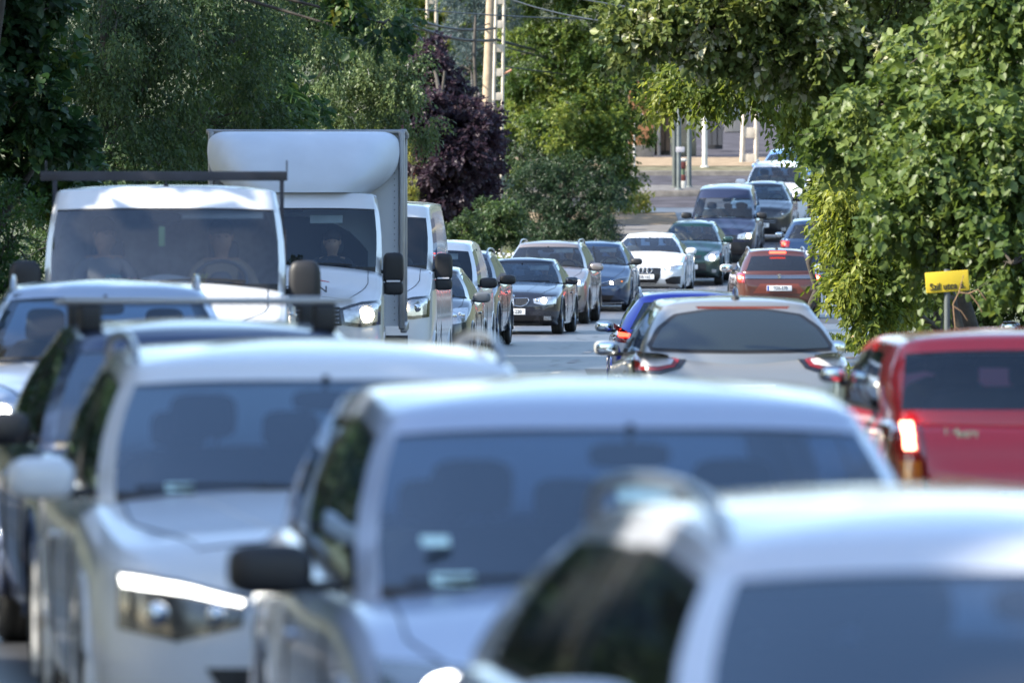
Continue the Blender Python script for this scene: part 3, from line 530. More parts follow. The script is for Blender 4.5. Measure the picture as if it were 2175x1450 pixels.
wall('garden_wall', 'mossy grey garden wall behind the island poles', 1426, 1478, 180, 278, [mat('wall_grey', (.10, .10, .085), .9, var=.35), mat('wall_dark', (.05, .055, .045), .9)], cap_)
wall('metal_gate', 'dark grey sheet metal gate right of the white lamp post', 1500, 1535, 190, 281, [mat('gate_dark', (.035, .035, .04), .7), mat('gate_slat', (.055, .055, .062), .6)], slats, .1, 'gate')
wall('garden_wall', 'low pale wall at the top of the rising street', 1540, 1590, 200, 295, [mat('wall_pale', (.06, .08, .085), .9, var=.2), PAVG], cap_)
# ------------------------------------------------------------------ vehicle builder
# local frame: origin on the ground under the middle of the vehicle, front towards -Y, t = distance behind the front bumper
DEF = dict(L=4.4, W=1.8, H=1.48, zn=.74, zc=1.0, tc=1.15, arc=.2, tw=1.95, tre=3.6, tR=4.2, zb=.98, zbr=1.04, zrw=1.02,
           rw=.66, bw=.90, R=.33, wb=(.85, 3.5), cl=.2, vt=.9, wsv=.93, priv=False, solid=False, crown=.05, sh=.05,
           deck=None, noser=1.0, tail=None, vr=.88, vr0=.06, bulge=.028, pil=.06, crev=.0, cb=0, rf=.07, rr=.05, rbf=.93, rp=.09, rc=1.0)
def zroof(q, t):
    f = (t-q['tw'])/max(.1, q['tre']-q['tw'])
    return q['H'] - .055 - q['rf']*max(0, 1-f/.45)**2 - q['rr']*max(0, (f-.45)/.55)**2

def smooth_half(ctrl, n):
    c = [ctrl[0]] + list(ctrl) + [ctrl[-1]]; out = []
    seg = len(ctrl) - 1; per = n // seg
    for i in range(seg):
        p0, p1, p2, p3 = (np.array(c[i+k], float) for k in range(4))
        for k in range(per):
            t = k / per
            out.append(.5*((2*p1) + (-p0+p2)*t + (2*p0-5*p1+4*p2-p3)*t*t + (-p0+3*p1-3*p2+p3)*t**3))
    out.append(np.array(ctrl[-1], float)); return out

def lower_body(q):
    L, W = q['L'], q['W']; hw = W/2; nr = q['noser']
    wt = [0, .04*nr, .12*nr, .25*nr, .5*nr, .85*nr, 1.4, L-1.2, L-.45, L-.18, L-.06, L]
    ww = [.66, .78, .88, .945, .985, .995, 1, 1, .985, .94, .87, .78]
    zn, zc = q['zn'], q['zc']
    if q['deck']: td, zd = q['deck']; tt = [(td, zd + .01), (L-.3, zd), (L-.1, zd-.06), (L-.03, zd-.16), (L, zd-.26)]
    else: zd = q['zbr']; tt = [(L-.6, zd), (L-.25, zd-.03), (L-.1, zd-.06), (L-.03, zd-.14), (L, zd-.25)]
    top = [(0, zn-.17), (.03, zn-.08), (.1, zn-.015), (.2, zn+.02), (.45, zn+(zc-zn)*.36), (q['tc']*.8+.02, zc-.03), (q['tc']+.12, zc), (q['tc']+.9, q['zb'])] + tt
    bt = [0, .05, .15, .4, L-.4, L-.12, L-.03, L]; bz = [.34, .27, .22, q['cl'], q['cl'], .27, .33, .42]
    ts = sorted(set([0, .015, .03, .05, .075, .1, .14] + [round(.14 + .05*i, 3) for i in range(1, int((L-.3)/.05))] + [L-.14, L-.1, L-.075, L-.05, L-.03, L-.015, L]))
    rows = []
    for t in ts:
        w = hw * float(pch(wt, ww, t)); zt = float(pch([a for a, b in top], [b for a, b in top], t)); z0 = float(np.interp(t, bt, bz))
        cab = min(1, max(0, (t - q['tc'] - .1) / .5)); cr = q['crown'] * (1 - cab) ; s = q['sh']
        hgt = zt - z0
        ctrl = [(0, z0), (.84*w, z0), (.95*w, z0 + .1*hgt), (.992*w, z0 + .3*hgt), (w, z0 + .58*hgt), (.985*w, zt - s*1.9), (.955*w, zt - s*.8), (.88*w, zt - s*.15), (.6*w, zt + cr*.5), (.3*w, zt + cr*.9), (0, zt + cr)]
        half = smooth_half(ctrl, 40)
        full = [(p[0], t - L/2, p[1]) for p in half] + [(-p[0], t - L/2, p[1]) for p in half[-2:0:-1]]
        rows.append(full)
    return ts, rows

def car_shell(q):
    """returns (verts, faces) of the painted lower body with wheel openings, plus a bvh for laying lamps on it"""
    L = q['L']; ts, rows = lower_body(q); n = len(rows[0]); vs = [p for r in rows for p in r]; fs = []
    def cap(row, d):
        b0 = (rows.index(row)) * n; zm = sum(p[2] for p in row)/n; prev = [b0 + i for i in range(n)]; fl = []
        for sc, off in ((.86, .012), (.66, .02), (.42, .026), (.2, .028)):
            st = len(vs)
            for p in row: vs.append((p[0]*sc, p[1] + d*off, zm + (p[2]-zm)*sc))
            cur = list(range(st, st+n))
            for j in range(n):
                k = (j+1) % n; fl.append((prev[j], prev[k], cur[k], cur[j]) if d > 0 else (prev[k], prev[j], cur[j], cur[k]))
            prev = cur
        fl.append(tuple(prev)); return fl
    R_ = q['R'] + .055
    for i in range(len(ts)-1):
        for j in range(n):
            k = (j+1) % n; a = [i*n+j, i*n+k, (i+1)*n+k, (i+1)*n+j]
            c = sum((Vector(vs[x]) for x in a), Vector())/4
            cut = False
            for tw_ in q['wb']:
                if abs(c.x) > q['W']*.33 and (c.y + L/2 - tw_)**2 + (c.z - q['R'])**2 < R_*R_ : cut = True
            if not q.get('lid') and c.z > q['zc'] - .25 and abs(c.x) < q['W']*.40 and q['tc']+.25 < c.y + L/2 < q['tR'] - .3 and not (q['solid'] and c.y+L/2 > q['tw']+1.6):
                cut = True
            if not cut: fs.append(tuple(a))
    fs += cap(rows[0], -1); fs += cap(rows[-1], 1)
    return vs, fs

def greenhouse(q, B, W_, S_, RG):
    """B body MB (mat 0 paint, 1 black), W_ windscreen MB, S_ list of side panes MB, RG rear pane MB"""
    L = q['L']; hw = q['W']/2; bw = q['bw']*hw; rw = q['rw']*hw; pil = q['pil']
    y = lambda t: t - L/2
    H = q['H']; zr_ = H - .055; ZT = lambda t: zroof(q, t)
    NA = 8
    bot, top, kind = [], [], []
    ia = bw - pil; ra = rw - pil*.75
    arc = q['arc']
    for i in range(NA+1):
        a = i/NA
        bot.append((ia*a, q['tc'] + arc*a**2.2, q['zc'] + .015)); top.append((ra*a, q['tw'] + arc*.35*a**2, ZT(q['tw'] + arc*.35*a**2) + .03*(1-a**3))); kind.append('W')
    kind[-1] = 'A'
    ta0 = q['tc']+arc+.1; tt0 = q['tw']+arc*.35+.09
    bot.append((bw, ta0, q['zb'])); top.append((rw, tt0, ZT(tt0)-.012)); kind.append('S1')
    tB = q.get('tB', ta0 + (q['tR']-ta0)*.42); tC = q.get('tC', q['tR'] - .55)
    tsB = [(ta0, tt0), (tB, min(tB + .12, q['tre']-.5) if q['tre'] > tB else tB), (tB+.07, min(tB+.19, q['tre']-.4)), (tC, min(tC-.1, q['tre'] - .22)), ]
    def side(tb, tt, k):
        f = (tb - ta0)/(q['tR']-ta0)
        bot.append((bw*(1-.02*f), tb, q['zb'] + (q['zbr']-q['zb'])*f)); top.append((rw*(1-.05*f*f), tt, ZT(tt)-.012)); kind.append(k)
    for i in range(1, 4): 
        f = i/3; side(ta0 + (tsB[1][0]-ta0)*f, tt0 + (tsB[1][1]-tt0)*f, 'S1' if i < 3 else 'B')
    side(tsB[2][0], tsB[2][1], 'S2')
    for i in range(1, 4):
        f = i/3; side(tsB[2][0] + (tsB[3][0]-tsB[2][0])*f, tsB[2][1] + (tsB[3][1]-tsB[2][1])*f, 'S2' if i < 3 else 'C')
    rb, rt = bw*q['rbf'], rw*(q['rbf']-.03)
    side(q['tR']-.16, q['tre']-.1, 'C')
    bot[-1] = (bw*.965, q['tR']-.16, q['zbr']); 
    rp = q['rp']
    rearb, reart = [], []
    for i in range(NA+1):
        a = 1 - i/NA
        bot.append(((rb-rp*.6)*a, q['tR'] - .1*a**2, q['zrw'])); top.append(((rt-rp*.4)*a, q['tre'] - .06*a**2, ZT(q['tre']-.06*a*a) + .025*(1-a**3))); kind.append('R')
    n = len(bot)
    vt, ws = q['vt'], q['wsv']
    vlev = [0, .035, .07, .28, .5, .72, min(vt, q['vr'])-.05] + sorted({round(vt, 3), round(ws, 3), round(ws+.022, 3), round(q['vr'], 3)}) + [1]
    vlev = [-.1] + sorted(set(vlev))
    def pt(v, j, sx):
        dn = .12 if v < 0 else 0; v = max(0, v)
        b, t_ = Vector((bot[j][0], y(bot[j][1]), bot[j][2])), Vector((top[j][0], y(top[j][1]), top[j][2]))
        p = b.lerp(t_, v); bl = math.sin(PI*v) * q['bulge'] 
        if kind[j] == 'W' or j < NA: p.y -= bl*1.2
        elif kind[j] == 'R': p.y += bl
        else: p.x += bl
        return (p.x*sx, p.y, p.z - dn)
    for sx in (1, -1):
        for j in range(n-1):
            for r in range(len(vlev)-1):
                v0, v1 = vlev[r], vlev[r+1]; vm = (v0+v1)/2; k = kind[j]; tgt, mi = B, 0
                if vm < 0: mi = 1 if k == 'W' else 0
                elif k == 'W':
                    if vm < .036: mi = 1
                    elif vm < ws: tgt = W_
                    elif vm < ws + .022: mi = 1
                    # black border beside the pane
                elif k == 'S1':
                    if .07 < vm < vt: tgt = S_[0 if sx > 0 else 1]
                    elif vm > .036 and vm < vt + .03 or vm < .07: mi = 1
                elif k == 'S2' and not q['solid']:
                    if .07 < vm < vt: tgt = S_[2 if sx > 0 else 3]
                    elif vm < .07: mi = 1
                elif k == 'B' and not q['solid'] and vm < vt: mi = 1
                elif k == 'R' and not q['solid'] and not q.get('pane'):
                    if q['vr0'] < vm < q['vr']: tgt = RG
                    elif vm < q['vr']+.03 and vm > q['vr']: mi = 1
                a, b, c, d = pt(v0, j, sx), pt(v0, j+1, sx), pt(v1, j+1, sx), pt(v1, j, sx)
                if tgt is not B:
                    off = -.004
                tgt.add([a, b, c, d], [(0, 1, 2, 3) if sx > 0 else (3, 2, 1, 0)], mi if tgt is B else 0)
    # roof
    full = [pt(1, j, 1) for j in range(n)] + [pt(1, j, -1) for j in range(n-2, 0, -1)]
    cy = y((q['tw']+q['tre'])/2)
    rows = [full]
    for sc, dz in ((.985, .018), (.955, .034), (.90, .045), (.75, .052), (.5, .058), (.25, .06), (.02, .06)):
        rows.append([(p[0]*sc, cy + (p[1]-cy)*sc, ZT(cy + (p[1]-cy)*sc + L/2) + dz*q['rc'] + (p[2]-ZT(p[1]+L/2))*sc) for p in full])
    B.grid(rows, 0, close=True)

def fuse(mb, d=2e-4):
    bm = bmesh.new(); vs = [bm.verts.new(p) for p in mb.v]
    for f, m_, s in zip(mb.f, mb.m, mb.sm):
        try: fc = bm.faces.new([vs[i] for i in f]); fc.material_index = m_; fc.smooth = s
        except ValueError: pass
    bmesh.ops.remove_doubles(bm, verts=bm.verts, dist=d)
    bmesh.ops.dissolve_degenerate(bm, edges=bm.edges[:], dist=1e-5)
    bmesh.ops.recalc_face_normals(bm, faces=bm.faces)
    bm.verts.index_update()
    mb.v = [tuple(v.co) for v in bm.verts]; mb.f = [tuple(v.index for v in f.verts) for f in bm.faces]
    mb.m = [f.material_index for f in bm.faces]; mb.sm = [f.smooth for f in bm.faces]; bm.free(); return mb

def resample(pl, n):
    pl = np.array(pl, float); d = np.r_[0, np.cumsum(np.hypot(*np.diff(pl, axis=0).T))]; t = np.linspace(0, d[-1], n)
    return np.c_[np.interp(t, d, pl[:, 0]), np.interp(t, d, pl[:, 1])]

class Skin:
    """lays flat outlines (x, z) on the front or rear of a shell"""
    def __init__(s, vs, fs, L, hw, rear=False): s.b = BVHTree.FromPolygons([Vector(v) for v in vs], fs); s.L = L; s.hw = hw; s.rear = rear
    def hit(s, x, z, off=.006):
        d = Vector((0, -1 if s.rear else 1, 0)); o = Vector((x, s.L if s.rear else -s.L, z))
        h, nrm, i, dist = s.b.ray_cast(o, d)
        if h is None or abs(h.y) < s.L/2 - 1.1:
            # off the edge: pull inwards until it lands on the nose or tail
            for k in range(1, 16):
                h, nrm, i, dist = s.b.ray_cast(Vector((x*(1 - .02*k), o.y, z)), d)
                if h is not None and abs(h.y) > s.L/2 - 1.1: break
            else: return Vector((x, s.L/2 if s.rear else -s.L/2, z))
        if nrm.dot(d) > 0: nrm = -nrm
        return h + nrm*off
    def patch(s, mb, top, bottom, mi=0, off=.008, n=14, m=8, thick=.012):
        a, b = resample(top, n), resample(bottom, n); rows = []
        for i in range(m):
            f = i/(m-1); rows.append([s.hit(*(a[k]*(1-f) + b[k]*f), off) for k in range(n)])
        mb.grid(rows, mi)
        rim = rows[0] + [r[-1] for r in rows[1:]] + rows[-1][-2::-1] + [r[0] for r in rows[-2:0:-1]]
        inn = [p + Vector((0, -.03 if s.rear else .03, 0)) for p in rim]
        mb.grid([rim, inn], mi, close=True)
    def disc(s, mb, x, z, r, mi=0, off=.016, sx=1.0, n=20):
        c = s.hit(x, z, off); rows = []
        for k in (1, .8, .5, .02): rows.append([c + Vector((r*k*sx*math.cos(2*PI*i/n), (-1 if not s.rear else 1)*.25*r*(1-k*k), r*k*math.sin(2*PI*i/n))) for i in range(n)])
        b = [p + Vector((0, .02 if not s.rear else -.02, 0)) for p in rows[0]]
        mb.grid([b] + rows, mi, close=True)

def mir(pl, s): return [(s*x, z) for x, z in pl]

def side_mirror(root, x, y, z, s, paintm, kind='car', rear=False):
    m = MB(); g = MB()
    if kind == 'van':
        m.sell((s*(x+.16), y, z+.06), (.115, .07, .17), .45, 0); m.sell((s*(x+.16), y+.005, z-.16), (.11, .065, .075), .45, 0)
        m.box((s*(x+.02), y, z-.06), (.16, .05, .05), 0, .012); m.box((s*(x+.02), y, z+.02), (.12, .04, .04), 0, .01)
        o = m.build('side_mirror', [BLK, CHR], root)
        k = MB(); k.box((s*(x+.16), y-.068, z-.085), (.15, .012, .022), 0, .004); k.build('indicator_strip', WHG, o)
        g.box((s*(x+.16), y+.068, z+.06), (.17, .012, .26), 0, .005)
    else:
        big = 1.12 if kind == 'suv' else (.58 if kind == 'small' else .84 if rear else 1)
        m.sell((s*(x+.13*big), y, z+.05), (.125*big, .075, .075*big), .62, 0)
        m.box((s*(x-.0), y+.01, z-.0), (.17 if kind != 'small' else .08, .05, .035), 1, .01)
        o = m.build('side_mirror', [paintm, BLK], root)
        g.sell((s*(x+.135*big), y+.062, z+.05), (.105*big, .02, .06*big), .6, 0)
    g.build('mirror_glass', MIR, o)

def seat(root, x, y, z, mt, hr=True, w=.25, h=.32):
    m = MB(); m.sell((x, y, z-h*.75), (w, .09, h), .45); m.sell((x, y-.24, z-h*1.6), (w, .26, .09), .5)
    o = m.build('seat', mt, root)
    k = MB(); k.sell((x, y, z+h*.25+.11), (.125, .05, .085), .55); k.tube([(x-.05, y, z+h*.2), (x-.05, y, z+h*.25+.1)], .007); k.tube([(x+.05, y, z+h*.2), (x+.05, y, z+h*.25+.1)], .007)
    k.build('headrest', mt, o)

def make_vehicle(name, label, cat, loc, rz, pm, spec, front=None, rear=None, group=None, opts={}):
    q = dict(DEF); q.update(spec); L, W, H = q['L'], q['W'], q['H']; hw = W/2
    root = tag(empty(name, loc, rz), label, cat, group)
    y = lambda t: t - L/2
    vs, fs = car_shell(q)
    B = MB(); B.add(vs, fs, 0)
    Wn, S, Rg = MB(), [MB() for _ in range(4)], MB()
    greenhouse(q, B, Wn, S, Rg)
    # arch lips
    for t_ in q['wb']:
        for s in (1, -1):
            for rr, mi in ((q['R']+.058, opts.get('archmat', 0)),):
                pts = [(s*(hw*.985), y(t_) + rr*math.cos(a), q['R'] + rr*math.sin(a)) for a in np.linspace(-.25, PI+.25, 22)]
                B.tube(pts, .022, mi, 6)
            lin = MB()
            B.grid([[(s*hw*(.97 if k else .62), y(t_) + (q['R']+.06)*math.cos(a), q['R'] + (q['R']+.06)*math.sin(a)) for a in np.linspace(-.3, PI+.3, 18)] for k in (0, 1)], 1)
    # bonnet shut lines, rocker trim
    bvh = BVHTree.FromPolygons([Vector(v) for v in vs], fs)
    def down(x, yy):
        h = bvh.ray_cast(Vector((x, yy, 3)), Vector((0, 0, -1)))[0]; return (h.z if h is not None else q['zc']) + .001
    if opts.get('shut', 1):
        for s in (1, -1):
            pts = []
            for f in np.linspace(0, 1, 14):
                xx = s*hw*(.62 + .2*min(1, f*2.2)); yy = y(.16 + (q['tc'] - .02)*f); pts.append((xx, yy, down(xx, yy)))
            B.tube(pts, .0045, 1, 5)
            if opts.get('crease', 1):
                pts = [(s*hw*(.30+.28*f), y(.2 + q['tc']*.9*f), down(s*hw*(.30+.28*f), y(.2 + q['tc']*.9*f)) - .004) for f in np.linspace(0, 1, 12)]
                B.tube(pts, .008, 0, 6)
    pts = [(x, y(.13), down(x, y(.13))) for x in np.linspace(-hw*.62, hw*.62, 16)]
    if opts.get('shut', 1): B.tube(pts, .004, 1, 5)
    fuse(B)
    body = B.build('body', [pm, BLK], root)
    if q.get('pane'):
        S3 = Skin(B.v, B.f, L, hw, True); m = MB(); tp, bt = q['pane']; S3.patch(m, [(x*1.05, z+.02) for x, z in tp], [(x*1.05, z-.02) for x, z in bt], 0, .004, 40, 12); m.build('window_gasket', BLK, root)
        m = MB(); S3.patch(m, tp, bt, 0, .010, 40, 12); m.build('rear_window', mat('tinted_pane', (.012, .016, .014), .06, coat=1, crough=.02, spec=.8), root)
    fuse(Wn).build('windshield', opts.get('wglass', GL), root)
    for k, sm in enumerate(S):
        if sm.v: fuse(sm).build('side_window', GP if (q['priv'] and k > 1) else opts.get('sglass', GS), root)
    if Rg.v: fuse(Rg).build('rear_window', GP if q['priv'] else GL, root)
    # underside
    u = MB(); u.box((0, 0, q['cl']+.06), (W*.62, L*.9, .12), 0, .02); u.build('underbody', BLK, root)
    # door shut lines and handles
    tB = q.get('tB', 0) or (q['tc']+q['arc']+.1 + (q['tR']-q['tc']-q['arc']-.1)*.42)
    for s in (1, -1):
        for t_ in (q['tc']+q['arc']+.12, tB+.04):
            d = MB(); d.tube([(s*(hw*1.0+.001), y(t_), z) for z in (q['cl']+.12, .55, .8)] + [(s*hw*.965, y(t_), q['zb']-.05)], .004, 0, 5); d.build('door_seam', BLK, root)
    for s in (1, -1):
        k = MB(); k.sell((s*(hw+.005), y(tB-.12), q['zb']-.16), (.018, .1, .016), .6); k.build('door_handle', opts.get('handlemat', pm), root)
    for t_ in q['wb']:
        for s in (1, -1): put_wheel(root, s*(hw-.115), y(t_), q['R'], .21)
    # interior
    zc = q['zc']; seatm = opts.get('seat', SEAT)
    I = MB(); I.box((0, y(q['tc']+q['arc']+.25), zc-.09), (W*.74, .5, .1), 0, .04); I.sell((hw*.38, y(q['tc']+q['arc']+.36), zc-.02), (.2, .12, .06), .6)
    I.box((0, y((q['tc']+q['tR'])/2), .42), (W*.78, q['tR']-q['tc']-.7, .06), 0)
    if opts.get('papers'): pass
    I.build('dashboard', opts.get('dash', DARKIN), root)
    ys = y(q['tw'] + .62) if not q.get('ys') else y(q['ys'])
    if opts.get('interior', 1):
        for s in (1, -1): seat(root, s*hw*.42, ys, zc + .08, seatm)
        if not q['solid']:
            m = MB(); m.sell((0, ys+.85, zc-.12), (hw*.72, .09, .26), .4)
            for s in (-1, 0, 1): m.sell((s*hw*.45, ys+.87, zc+.2), (.11, .045, .07), .55)
            m.build('rear_bench', seatm, root)
        else:
            m = MB(); m.box((0, ys+.3, (zc+H)/2-.05), (W*.8, .03, H-zc-.2)); m.build('bulkhead', DARKIN, root)
        m = MB(); c = Vector((hw*.42, ys-.58, zc-.02)); tl = Matrix.Rotation(R(-25), 3, 'X'); sr = .19
        m.tube([c + tl @ Vector((sr*math.cos(a), 0, sr*math.sin(a))) for a in np.linspace(0, 2*PI, 25)], .016, 0, 8, False)
        m.sell(c, (.07, .04, .06), .7); m.tube([c - Vector((sr, 0, 0)), c + Vector((sr, 0, 0))], .016); m.build('steering_wheel', DARKIN, root)
        m = MB(); zt = q['zc'] + (zroof(q, q['tw'])-q['zc'])*.84; m.sell((0, y(q['tw']-.02), zt), (.12, .02, .04), .6); m.tube([(0, y(q['tw']-.02), zt), (0, y(q['tw']-.04), zt+.09)], .012); m.build('rear_view_mirror', DARKIN, root)
        # lining under the roof
        m = MB(); m.grid([[(x, y(t_), zroof(q, t_) - .03 - .02*(abs(x)/hw)) for x in np.linspace(-hw*q['rw']*.9, hw*q['rw']*.9, 5)] for t_ in np.linspace(q['tw']+.12, q['tre']-.15, 4)], 0)
        m.build('headliner', LINER, root)
        for s in opts.get('visor', ()):
            m = MB(); zz = q['zc'] + (zroof(q, q['tw'])-q['zc'])*(q['wsv']-.10); m.box((s*hw*.36, y(q['tw']-.02), zz), (.36, .02, .10), 0, .008, 0, R(-25)); m.build('sun_visor', VISOR, root)
    if opts.get('sticker'):
        for x_, v_, w_, h_ in opts['sticker']:
            m = MB(); a = min(1, abs(x_*hw)/(hw*q['bw']-q['pil'])); g_ = lambda xx, v: (xx, y(q['tc']+q['arc']*a**2.2 + (q['tw']-q['tc']-q['arc']*.6*a)*v) - .03 - .034*math.sin(PI*v), q['zc']+.015 + (zroof(q, q['tw'])-q['zc'])*v)
            m.grid([[g_(x_*hw+dx, v_+dv) for dx in (-w_/2, 0, w_/2)] for dv in (0, h_)], 0); m.build('windshield_sticker', STK, root)
    # wipers
    for x0, x1 in ((-.05*W, -.38*W), (.32*W, -.02*W)):
        m = MB(); pts = []
        for f in np.linspace(0, 1, 8):
            xx = x0 + (x1-x0)*f; a = min(1, abs(xx)/(hw*q['bw']-q['pil'])); v = .045 + .02*math.sin(f*PI)
            yb = q['tc'] + q['arc']*a**2.2; ytp = q['tw'] + q['arc']*.35*a*a
            zb_, zt_ = q['zc']+.015, zroof(q, q['tw']) + .03*(1-a*a)
            pts.append((xx, y(yb + (ytp-yb)*v) - .03, zb_ + (zt_-zb_)*v + .012))
        m.tube(pts, [.012]*3 + [.009]*5, 0, 6); m.build('wiper', BLK, root)
    # mirrors
    mk = opts.get('mirror', 'car'); mm = opts.get('mirmat', pm)
    for s in (1, -1): side_mirror(root, hw*.93 + opts.get('mx', 0), y(q['tc'] + q['arc'] + opts.get('mty', .28)), q['zb'] + opts.get('mz', .02), s, mm, mk, bool(rear))
    # roof items
    if opts.get('rails'):
        rm = opts['rails']
        for s in (1, -1):
            xr = s*hw*q['rw']*.93; m = MB()
            t0, t1 = q['tw']+.22, q['tre']-.15; Z = lambda t: zroof(q, t) + .02
            pts = [(xr, y(t), Z(t) + h) for t, h in [(t0, 0), (t0+.06, .04), (t0+.16, .055)] + [(t0+(t1-t0)*f, .06) for f in (.2, .3, .5, .7)] + [(t1-.14, .055), (t1-.05, .035), (t1, -.01)]]
            m.tube(pts, .016, 0, 8); m.build('roof_rail', rm, root)
    if opts.get('antenna'):
        ax, at, ah = opts['antenna']; m = MB()
        za = zroof(q, at) + .055; m.sell((ax, y(at), za + .012), (.035, .055, .03), .8); m.tube([(ax, y(at), za+.02), (ax, y(at)+.02, za+ah)], [.008, .004]); m.build('antenna', BLK, root)
    F = Skin(vs, fs, L, hw); Rr = Skin(vs, fs, L, hw, True)
    if front: front(root, q, F, hw, pm)
    if rear: rear(root, q, Rr, hw, pm)
    return root, q

def lamp(root, S, hw, outline, name='headlight', mt=LAMPH, bulbs=(), bm=WARM, s=(1, -1), border=None, off=.010):
    top, bot = outline
    for sg in s:
        m = MB(); S.patch(m, [(sg*x*hw, z) for x, z in top], [(sg*x*hw, z) for x, z in bot], 0, off)
        if border:
            pass
        o = m.build(name, [mt], root)
        for b in bulbs:
            x, z, r = b[:3]; k = MB(); S.disc(k, sg*x*hw, z, r, 0, off+.006, b[3] if len(b) > 3 else 1); k.build('bulb', b[4] if len(b) > 4 else bm, o)
def area(root, S, hw, outline, name, mt, both=False, off=.006, n=24, parent=None):
    top, bot = outline; o = None
    for sg in ((1, -1) if both else (1,)):
        m = MB(); S.patch(m, [(sg*x*hw, z) for x, z in top], [(sg*x*hw, z) for x, z in bot], 0, off, n); o = m.build(name, mt, parent or root)
    return o
def rc(x0, x1, z0, z1, e=.0): return ([(x0+e, z1), (x1-e, z1)], [(x0, z0), (x1, z0)])
def plate(root, S, x, z, txt, rear=False, eu=True):
    p = S.hit(x, z, .02); m = MB(); sy = 1 if rear else -1
    yy = p.y + sy*.008
    m.box((x, yy, z), (.52, .012, .112), 0, .004); o = m.build('license_plate', PLW, root)
    b = MB(); sd_ = -1; b.box((x + sd_*.236*(1 if not rear else 1) , yy + sy*.0075, z), (.036, .003, .104), 0)
    # blue band sits on the reader's left
    b.v = [((2*x - v[0]) if False else v[0], v[1], v[2]) for v in b.v]
    if rear: b.v = [(2*x - v[0], v[1], v[2]) for v in b.v]
    b.build('blue_band', EUB, o)
    Mx = Matrix.Translation((x + (.018 if not rear else -.018), yy + sy*.0085, z)) @ Matrix.Rotation(PI if rear else 0, 4, 'Z') @ Matrix.Rotation(PI/2, 4, 'X')
    textmesh('plate_lettering', txt, .098, Mx, INK, o, .001, .86)
def bars(root, S, hw, x0, x1, z0, z1, n, vert=False, mt=CHR, name='grille_bar', r=.006):
    m = MB()
    for i in range(n):
        f = (i+.5)/n
        if vert: pts = [S.hit(hw*(x0+(x1-x0)*f), z, .012) for z in np.linspace(z0, z1, 4)]
        else: pts = [S.hit(hw*x, z0+(z1-z0)*f, .012) for x in np.linspace(x0, x1, 14)]
        m.tube(pts, r, 0, 5)
    m.build(name, mt, root)
